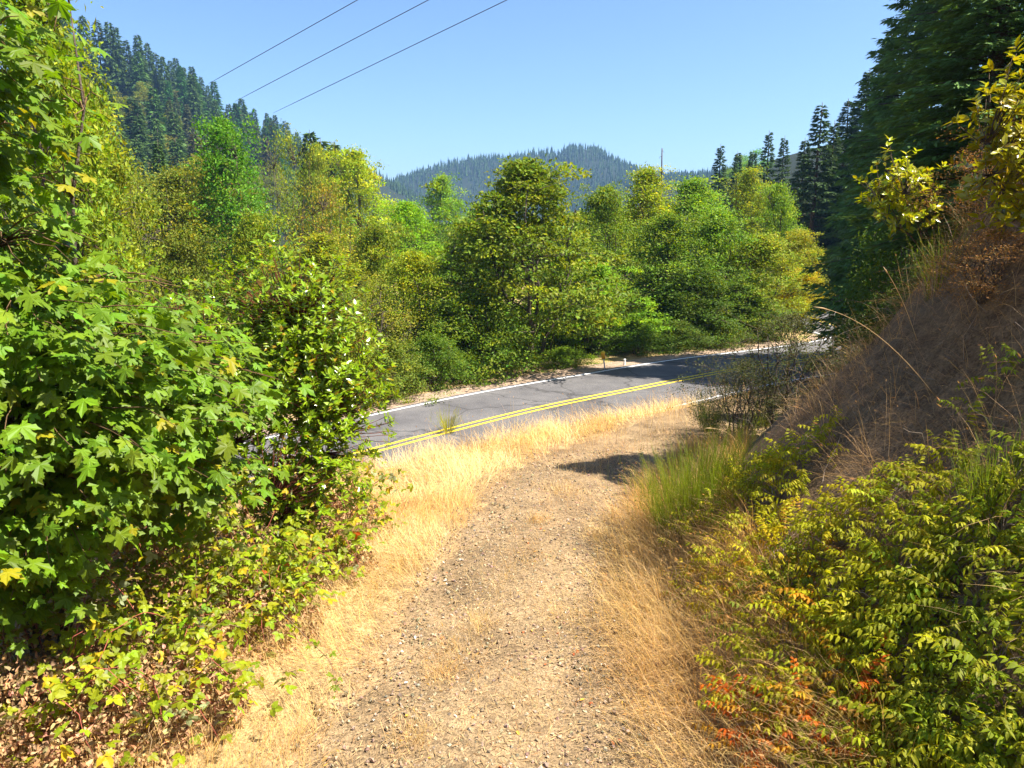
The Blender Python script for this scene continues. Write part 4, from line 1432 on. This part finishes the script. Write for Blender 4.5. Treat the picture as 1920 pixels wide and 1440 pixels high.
BR = [
    (-4.3, 5.6, 0.95, 0.85, 10, 240, 'yellow-green bramble with dead brown leaves in the bottom left corner', 2.4, 80),
    (-3.35, 6.2, 0.75, 0.6, 8, 140, 'half-dead bramble with brown leaves right of the bottom left corner', 3.0, 60),
    (-5.0, 6.9, 1.0, 1.15, 10, 330, 'bramble with pale-backed leaves under the maple at the left edge', 0.4, 80),
    (-3.75, 7.3, 0.8, 0.95, 9, 280, 'bramble with long arching dark red cane below the maple', 0.5, 80),
    (-2.95, 7.9, 0.65, 0.6, 8, 170, 'low straggling bramble reaching into the blond verge grass', 0.6, 60),
    (-3.5, 9.0, 0.85, 1.0, 9, 280, 'bramble mixed with brown stems below the glossy shrub', 0.9, 70),
    (-2.75, 9.9, 0.7, 0.8, 8, 240, 'yellowing bramble at the foot of the glossy shrub by the verge', 0.8, 60),
    (-2.9, 11.6, 0.8, 1.0, 8, 260, 'bramble behind the glossy shrub at the berm edge', 0.6, 50),
    (-4.3, 8.5, 0.9, 1.7, 9, 260, 'tall shaded bramble behind the lower edge of the maple', 0.4, 40),
    (-5.6, 9.4, 1.0, 1.7, 9, 260, 'tall dark bramble deep under the maple at the road side', 0.4, 40),
    (-4.4, 9.6, 0.9, 1.1, 8, 240, 'shaded bramble between the maple and the glossy shrub', 0.5, 50),
]
for k, (cx, cy, rd, tp, nc, nlf, lab, br, npt) in enumerate(BR):
    bramble(cx, cy, rd, tp, nc * 2, int(nlf * 2.0), lab, 300 + k, br * 2.2, npt)


def runner(pts_px, label, seed, lf=14):
    """single long cane reaching out over the grass"""
    r = np.random.default_rng(seed)
    W = []
    for (u, v, h) in pts_px:
        p = hit(u, v, h); W.append(p)
    W = np.array(W)
    cv = np.stack([np.interp(np.linspace(0, len(W) - 1, 18), np.arange(len(W)), W[:, j]) for j in range(3)], 1)
    base = cv[0].copy(); base[2] = gz(base[0], base[1])
    t = empty('bramble_cane', base); tag(t, label, 'bramble', 'lone bramble canes reaching over the grass')
    acc = Acc(); acc.tube(cv - base, 0.006, 0.0025, 5, (0.8, 0.6, 0.45)); obj('cane', acc.mesh('cane', True), M_TWIG, t)
    for k in range(lf):
        s = r.uniform(0.25, 1.0) * 17
        c = np.array([np.interp(s, np.arange(18), cv[:, j]) for j in range(3)])
        Rr = frames(r.normal(size=(1, 3)) * A(1, 1, .3) - A(0, 0, .3), A(0.1, -.1, 1) + r.normal(0, .4, (1, 3)))[0]
        o = obj('leaf', TRIF_ME[k % 5], M_BRAMBLE, t, A(0.13, 0.21, 0.02) * r.uniform(.7, 1.3))
        set_frame(o, c - base + r.normal(0, 0.02, 3), Rr, 0.062 * r.uniform(.7, 1.2))


runner([(520, 1080, 0.35), (600, 1020, 0.4), (680, 990, 0.4), (765, 980, 0.35)], 'lone bramble cane pointing right over the blond verge grass', 401)
runner([(500, 1120, 0.4), (570, 1190, 0.45), (620, 1240, 0.4), (640, 1330, 0.25)], 'drooping bramble cane with few leaves at the track edge', 402)
runner([(90, 1090, 0.9), (240, 1078, 0.95), (360, 1076, 0.9), (420, 1110, 0.7)], 'long arching dark red cane across the lower left brambles', 403)


# ================================================================== FOREGROUND RIGHT
def make_sprig(seed, L=0.42, pairs=9, leaf=0.068):
    r = np.random.default_rng(seed)
    acc = Acc()
    s = np.linspace(0, 1, 8)
    pts = np.stack([L * s, 0.03 * np.sin(s * 5 + seed), 0.30 * L * np.sin(s * 2.0) - 0.28 * L * s ** 2], 1)
    acc.tube(pts, 0.0032, 0.0012, 3, (0.9, 0.7, 0.4))
    T = oval_leaf(0.21, 0.45, 0.07)
    n = pairs * 2 + 1
    q = np.concatenate([np.repeat(np.linspace(0.2, 0.96, pairs), 2), [1.0]])
    sg = np.concatenate([np.tile([1, -1], pairs), [0]])
    P = np.stack([np.interp(q, s, pts[:, j]) for j in range(3)], 1)
    ax = np.stack([0.45 + 0.3 * (sg == 0), sg * 0.85, -0.35 - r.uniform(0, 0.4, n)], 1) + r.normal(0, 0.12, (n, 3))
    nz = np.stack([0.35 + 0 * q, sg * 0.25, 1 + 0 * q], 1) + r.normal(0, 0.15, (n, 3))
    acc.inst(T, P, frames(ax, nz), leaf * r.uniform(0.75, 1.2, n) * (1.1 - 0.35 * q), (1 + 0.12 * r.normal(size=(n, 1))) * np.ones((1, 3)))
    return acc.mesh('branch')


SPRIG = [make_sprig(s, 0.24 + 0.04 * (s % 3), 5 + s % 3) for s in range(6)]
for m_ in SPRIG:
    m_.materials.append(M_SPRIG)


def leafy_clump(u, v, rad, nb, col, label, seed, jitter=0.15, mixcol=None, mixp=0.0):
    r = np.random.default_rng(seed)
    p = hit(u, v, 0.25)
    base = A(p[0], p[1], gz(p[0], p[1]))
    t = empty('bank_shrub', base); tag(t, label, 'shrub', 'leafy shrubs on the right bank')
    e = 0.25
    gn = nrm(A(-(gz(p[0] + e, p[1]) - gz(p[0] - e, p[1])) / (2 * e), -(gz(p[0], p[1] + e) - gz(p[0], p[1] - e)) / (2 * e), 1))
    wood = Acc()
    for k in range(nb):
        a = r.uniform(0, 2 * PI); q = math.sqrt(r.uniform(0, 1)) * rad
        x = base[0] + q * math.cos(a); y = base[1] + q * math.sin(a)
        z = gz(x, y)
        h = (0.05 + 0.40 * rad * r.uniform(0.2, 1.0)) * (1 - 0.6 * (q / rad) ** 2)
        P = A(x, y, z) + gn * h * 0.6 + A(0, 0, h * 0.5)
        out = A(math.cos(a), math.sin(a), 0) * 0.7 + gn * 0.5 + A(-0.35, -0.2, 0.2) + r.normal(0, 0.6, 3)
        Rr = frames(out[None], (A(0, 0, 1) + gn * 0.5 + r.normal(0, 0.2, 3))[None])[0]
        c = A(*col) * r.uniform(1 - jitter * 1.6, 1 + jitter * 1.6) * (1 + jitter * 0.5 * r.normal(size=3))
        if mixcol is not None and r.uniform() < mixp:
            c = A(*mixcol) * r.uniform(0.75, 1.2)
        o = obj('branch', SPRIG[k % 6], None, t, np.clip(c, 0.01, 1))
        set_frame(o, P - base, Rr, r.uniform(0.75, 1.25))
        if k % 3 == 0:
            wood.tube(curve3(A(0, 0, 0) + gn * 0.02, P - base, gn * 0.08, 4), 0.004, 0.002, 3)
    obj('stem', wood.mesh('stem'), M_TWIG, t)


YG = (0.30, 0.285, 0.010); GY_ = (0.26, 0.26, 0.012); GRN = (0.17, 0.20, 0.012); ORG = (0.38, 0.20, 0.015); RED = (0.40, 0.10, 0.012)
CL = [
    (1370, 915, 0.7, 70, YG, 'bright yellow shrub on the bank edge above the green broom', None, 0),
    (1460, 890, 0.65, 56, YG, 'yellow-green shrub right of the brightest yellow bank shrub', GY_, 0.5),
    (1515, 810, 0.45, 24, YG, 'small yellow sprigs high on the sunlit bank ridge', None, 0),
    (1375, 1020, 0.55, 60, (0.31, 0.28, 0.010), 'golden shrub below the green broom', ORG, 0.08),
    (1470, 1020, 0.6, 60, (0.32, 0.27, 0.010), 'golden-orange shrub in the middle of the lower bank', ORG, 0.22),
    (1455, 1090, 0.38, 34, GRN, 'fresh green tuft beside the golden-orange shrub', None, 0),
    (1600, 965, 0.5, 42, GY_, 'green-yellow shrub below the bare brown slope', YG, 0.3),
    (1690, 920, 0.55, 44, GY_, 'arching yellow-green shrub at the centre of the bank', YG, 0.3),
    (1790, 960, 0.55, 46, GRN, 'deep green shrub right of the arching yellow-green shrub', GY_, 0.4),
    (1890, 940, 0.5, 42, GRN, 'green shrub at the right edge level with the track shadow', GY_, 0.4),
    (1590, 1090, 0.45, 36, ORG, 'thin orange-yellow shrub above the drooping green rows', YG, 0.5),
    (1720, 1060, 0.5, 42, GY_, 'shrub with drooping yellow leaves mid right', YG, 0.3),
    (1850, 1070, 0.5, 44, GRN, 'drooping green shrub by the right edge, mid height', GY_, 0.3),
    (1480, 1190, 0.55, 60, YG, 'yellow shrub beside the blond track-side grass', GY_, 0.4),
    (1620, 1200, 0.5, 46, GY_, 'yellow-green shrub left of the drooping dark green one', YG, 0.35),
    (1760, 1180, 0.5, 46, GRN, 'dark green drooping shrub in the lower right', GY_, 0.4),
    (1880, 1210, 0.5, 46, GRN, 'shaded green shrub at the right edge, lower part', GY_, 0.2),
    (1560, 1330, 0.42, 60, RED, 'orange-red shrub near the bottom of the bank', ORG, 0.4),
    (1450, 1300, 0.35, 30, RED, 'small red-brown sprigs left of the orange-red shrub', ORG, 0.5),
    (1690, 1320, 0.4, 34, (0.2, 0.13, 0.02), 'brownish fading shrub right of the orange-red shrub', GY_, 0.4),
    (1810, 1330, 0.48, 46, GRN, 'lush green shrub in the bottom right corner', GY_, 0.25),
    (1660, 1425, 0.4, 40, GY_, 'yellow-green shrub at the bottom edge of the bank', YG, 0.3),
    (1780, 1430, 0.4, 40, GRN, 'green shrub at the very bottom below the lush one', GY_, 0.3),
    (1905, 1400, 0.45, 42, GRN, 'green shrub in the extreme bottom right corner', GY_, 0.3),
    (1540, 1270, 0.35, 30, YG, 'yellow drooping sprigs above the orange-red shrub', GY_, 0.4),
    (1865, 690, 0.22, 8, GRN, 'lone green sprig clump on the bare brown slope', None, 0),
    (1770, 815, 0.3, 10, YG, 'sparse yellow sprigs on the bare brown slope', GY_, 0.4),
]
for k, (u_, v_, rd, nb_, c_, l_, mc, mp_) in enumerate(CL):
    leafy_clump(u_, v_ + 15, rd * 1.1, int(nb_ * 1.9), c_, l_, 500 + k, 0.15, mc, mp_)


# green broom: upright green wands
def broom(u, v, n, h, rad, col, label, seed, lean=(0, 0)):
    r = np.random.default_rng(seed)
    p = hit(u, v, 0.0); base = A(p[0], p[1], gz(p[0], p[1]))
    t = empty('broom_bush', base); tag(t, label, 'shrub', 'green broom bushes')
    m = n
    a = r.uniform(0, 2 * PI, m); q = np.sqrt(r.uniform(0, 1, m)) * rad * 0.35
    P = np.stack([q * np.cos(a), q * np.sin(a), 0 * a], 1)
    P[:, 2] = ground(P[:, 0] + base[0], P[:, 1] + base[1]) - base[2]
    D = np.stack([np.cos(a) + lean[0], np.sin(a) + lean[1], 0 * a], 1); D = nrm(D)
    acc = Acc()
    C = A(*col) * r.uniform(0.65, 1.35, (m, 1)) * (1 + 0.08 * r.normal(size=(m, 3)))
    Ln = h * r.uniform(0.5, 1.1, m)
    tip, td = blades(acc, P, D, Ln, np.full(m, 0.009), np.clip(r.normal(0.35, 0.2, m), 0, 0.9), r.normal(0.1, 0.2, m), C, 3)
    # side wands and tiny leaves along them
    k = m * 3
    j = r.integers(0, m, k); s = r.uniform(0.3, 0.95, k)[:, None]
    Q = P[j] * (1 - s) + tip[j] * s
    blades(acc, Q, nrm(D[j] + r.normal(0, 0.6, (k, 3)) * A(1, 1, 0)), h * r.uniform(0.15, 0.35, k), np.full(k, 0.005), np.clip(r.normal(0.4, 0.25, k), 0, 1.2), r.normal(0, 0.2, k), C[j], 2)
    acc.inst(LEAF4, Q + r.normal(0, 0.01, (k, 3)), frames(rand_unit(k, r), rand_unit(k, r)), r.uniform(0.015, 0.035, k), C[j] * 1.1)
    tag(obj('wands', acc.mesh('wands'), M_SPRIG, t), kind='stuff')


broom(1295, 990, 800, 1.45, 1.5, (0.13, 0.15, 0.02), 'large bright green broom at the foot of the bank beside the track', 601)
broom(1350, 960, 260, 0.95, 0.8, (0.12, 0.15, 0.02), 'green broom against the yellow bank shrub', 602)
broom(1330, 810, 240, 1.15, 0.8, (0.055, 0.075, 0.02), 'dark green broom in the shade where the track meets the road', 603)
broom(840, 815, 120, 0.95, 0.55, (0.26, 0.25, 0.03), 'small yellow-green broom in the blond berm grass by the road', 604)
broom(1760, 540, 60, 0.95, 0.5, (0.16, 0.18, 0.02), 'thin green broom standing on the brown upper slope', 605)
broom(1850, 960, 90, 0.75, 0.45, (0.12, 0.15, 0.02), 'upright green broom among the right-hand bank shrubs', 606)
broom(1520, 700, 160, 0.9, 0.8, (0.17, 0.17, 0.03), 'yellowish broom on the ridge beside the dark twiggy shrub', 607)
broom(1430, 800, 220, 0.75, 0.9, (0.10, 0.11, 0.025), 'drab broom below the dark twiggy shrub', 608)

# dark twiggy shrubs at the toe of the bank
for (x_, y_, w_, h_, lab) in [(7.2, 18.9, 4.8, 3.5, 'dark twiggy grey-green shrub leaning over the road edge at the bank foot'),
                              (5.9, 18.3, 3.0, 2.3, 'smaller dark twiggy shrub in front of the larger one')]:
    plant_tree('twiggy_shrub', 'fine', x_, y_, h_, w_, lab, 'shrub', (0.042, 0.040, 0.040))
for (u_, v_, w_, h_, lab) in [(1700, 470, 2.4, 1.5, 'brown dried brush on the bank crest left of the thin broom'),
                              (1800, 430, 2.2, 1.5, 'brown dried brush right of the thin broom on the upper slope'),
                              (1890, 420, 2.0, 1.4, 'brown dried brush at the right edge under the yellow-leaved shrub'),
                              (1850, 560, 2.0, 0.9, 'low brown brush mat on the upper right slope')]:
    p = hit(u_, v_)
    plant_tree('dry_brush', 'fine', p[0], p[1], h_, w_, lab, 'brush', (0.17, 0.075, 0.08))

# pale dead twigs sticking out of the bank
r9 = np.random.default_rng(99)
acc = Acc()
for k in range(420):
    x = r9.uniform(2.6, 15); y = r9.uniform(5, 26)
    k_, r_, t_ = info(A(x), A(y))
    if not (-9 < t_[0] < -1.0 and r_[0] < -5):
        continue
    p = A(x, y, gz(x, y))
    d = nrm(A(r9.normal(-0.4, 0.7), r9.normal(-0.2, 0.6), r9.uniform(0.1, 0.9))) * r9.uniform(0.3, 1.1)
    acc.tube(curve3(p - d * 0.05, p + d, A(0, 0, r9.uniform(-.05, 0.12)), 5, 0.03, r9), 0.006, 0.002, 3, A(1, 1, 1) * r9.uniform(0.5, 1.5))
tag(obj('dead_twigs', acc.mesh('dead_twigs'), M_TWIG), kind='stuff')


def stalk(a, bq, c, label, seed):
    """one tall arching grass stalk: three points on its course (u, v, depth)"""
    W = np.array([A(0, 0, CAM_Z) + pix_dir(u, v) * D for u, v, D in (a, bq, c)])
    W[0] = hit(a[0], a[1])
    D0 = np.linalg.norm(W[0] - A(0, 0, CAM_Z)) / np.linalg.norm(pix_dir(a[0], a[1]))
    W[1] = A(0, 0, CAM_Z) + pix_dir(bq[0], bq[1]) * D0 * 0.985; W[2] = A(0, 0, CAM_Z) + pix_dir(c[0], c[1]) * D0 * 0.97
    s = np.linspace(0, 1, 14)[:, None]
    pts = W[0] * (1 - s) * (1 - 2 * s) + W[1] * 4 * s * (1 - s) + W[2] * s * (2 * s - 1)
    t = empty('grass_stalk', W[0]); tag(t, label, 'grass', 'tall lone grass stalks on the bank')
    acc = Acc(); acc.tube(pts - W[0], 0.005, 0.0025, 5, (0.62, 0.45, 0.22)); obj('stem', acc.mesh('stem', True), M_GRASS, t)
    acc = Acc(); acc.tube((pts - W[0])[-3:], [0.003, 0.009, 0.002], 0, 5, (0.66, 0.48, 0.24)); obj('seed_head', acc.mesh('seed_head', True), M_GRASS, t)


stalk((1755, 745, 12), (1640, 625, 12), (1525, 575, 12), 'long arching straw stalk leaning left in front of the road bend', 1)
stalk((1720, 640, 12), (1690, 560, 12), (1656, 500, 12), 'straight pale straw stalk standing up on the bank ridge', 2)
stalk((1400, 880, 12), (1375, 820, 12), (1320, 803, 12), 'short bowed straw stalk beside the green broom', 3)


# ================================================================== ROADSIDE POSTS AND WIRES
def marker_post():
    p = hit(1148, 699)
    p = p + A(-0.643, 0.766, 0) * 0.45
    base = A(p[0], p[1], ROAD_Z - 0.03)
    t = empty('roadside_marker', base); tag(t, 'leaning grey post with orange-yellow cap on the far road shoulder', 'marker post')
    lean = A(-0.09, 0.0, 0.60)
    acc = Acc(); acc.tube(np.array([A(0, 0, -0.1), lean * 0.5, lean]), 0.032, 0.032, 10); obj('post', acc.mesh('post', True), M_METAL, t)
    acc = Acc()
    d = nrm(lean)
    prof = [(0.56, 0.035), (0.565, 0.082), (0.80, 0.086), (0.815, 0.080)]
    acc.tube(np.array([d * a for a, _ in prof]), np.array([q for _, q in prof]), 0, 14); cap = obj('cap', acc.mesh('cap', True), M_CAP, t)
    acc = Acc()
    prof = [(0.815, 0.095), (0.83, 0.10), (0.885, 0.10), (0.90, 0.085), (0.905, 0.02)]
    acc.tube(np.array([d * a for a, _ in prof]), np.array([q for _, q in prof]), 0, 14); obj('cap_top', acc.mesh('cap_top', True), M_CAPTOP, cap)


marker_post()
p = hit(1184, 690) + A(-0.643, 0.766, 0) * 0.45; base = A(p[0], p[1], ROAD_Z - 0.03)
t = empty('delineator_post', base); tag(t, 'short white post on the far shoulder right of the orange-yellow marker', 'post')
acc = Acc()
acc.tube(np.array([A(0, 0, -0.1), A(0.005, 0, 0.28)]), 0.05, 0.05, 4); obj('post', acc.mesh('post'), M_WHITE, t)
acc = Acc(); acc.tube(np.array([A(0.005, 0, 0.27), A(0.005, 0, 0.30), A(0.005, 0, 0.315)]), np.array([0.066, 0.066, 0.04]), 0, 4); obj('post_top', acc.mesh('post_top'), M_WHITE, t)

for (a_, b_, lab) in [((670, 0, 62), (391, 157, 470), 'uppermost power line crossing the sky to the left hillside'),
                      ((803, 0, 62), (441, 190, 520), 'middle power line crossing the sky to the left hillside'),
                      ((950, 0, 62), (512, 212, 560), 'lowest power line crossing the sky to the left hillside')]:
    pa = A(0, 0, CAM_Z) + pix_dir(a_[0], a_[1]) * a_[2]; pb = A(0, 0, CAM_Z) + pix_dir(b_[0], b_[1]) * b_[2]
    pa2 = pa + (pa - pb) * 0.06
    s = np.linspace(0, 1, 60)[:, None]
    pts = pa2 * (1 - s) + pb * s
    dpt = np.linspace(62, b_[2], 60)
    acc = Acc(); acc.tube(pts - pb, np.clip(0.00038 * dpt, 0.022, 0.11), 0, 5)
    o = obj('power_line', acc.mesh('power_line', True), M_WIRE); o.location = pb
    tag(o, lab, 'power line', 'power lines over the valley')

# ------------------------------------------------------------------ haze
HAZE = 0.00020
bx = A([-2450, -350, -12], [2450, 2550, 190])
v = np.array([[bx[i][0], bx[j][1], bx[k][2]] for i in (0, 1) for j in (0, 1) for k in (0, 1)])
f = np.array([[0, 1, 3, 2], [4, 6, 7, 5], [0, 4, 5, 1], [2, 3, 7, 6], [0, 2, 6, 4], [1, 5, 7, 3]])
hm, hnt, hout = new_mat('haze')
hv = N(hnt, 'ShaderNodeVolumePrincipled')
hv.inputs['Color'].default_value = (0.32, 0.58, 1.0, 1); hv.inputs['Density'].default_value = HAZE; hv.inputs['Anisotropy'].default_value = 0.1
hnt.links.new(hv.outputs[0], hout.inputs['Volume'])
tag(obj('haze', make_mesh('haze', v, f), hm), kind='stuff')

print('unique tris', sum(len(m.loops) - 2 * len(m.polygons) for m in bpy.data.meshes), 'objects', len(bpy.data.objects))
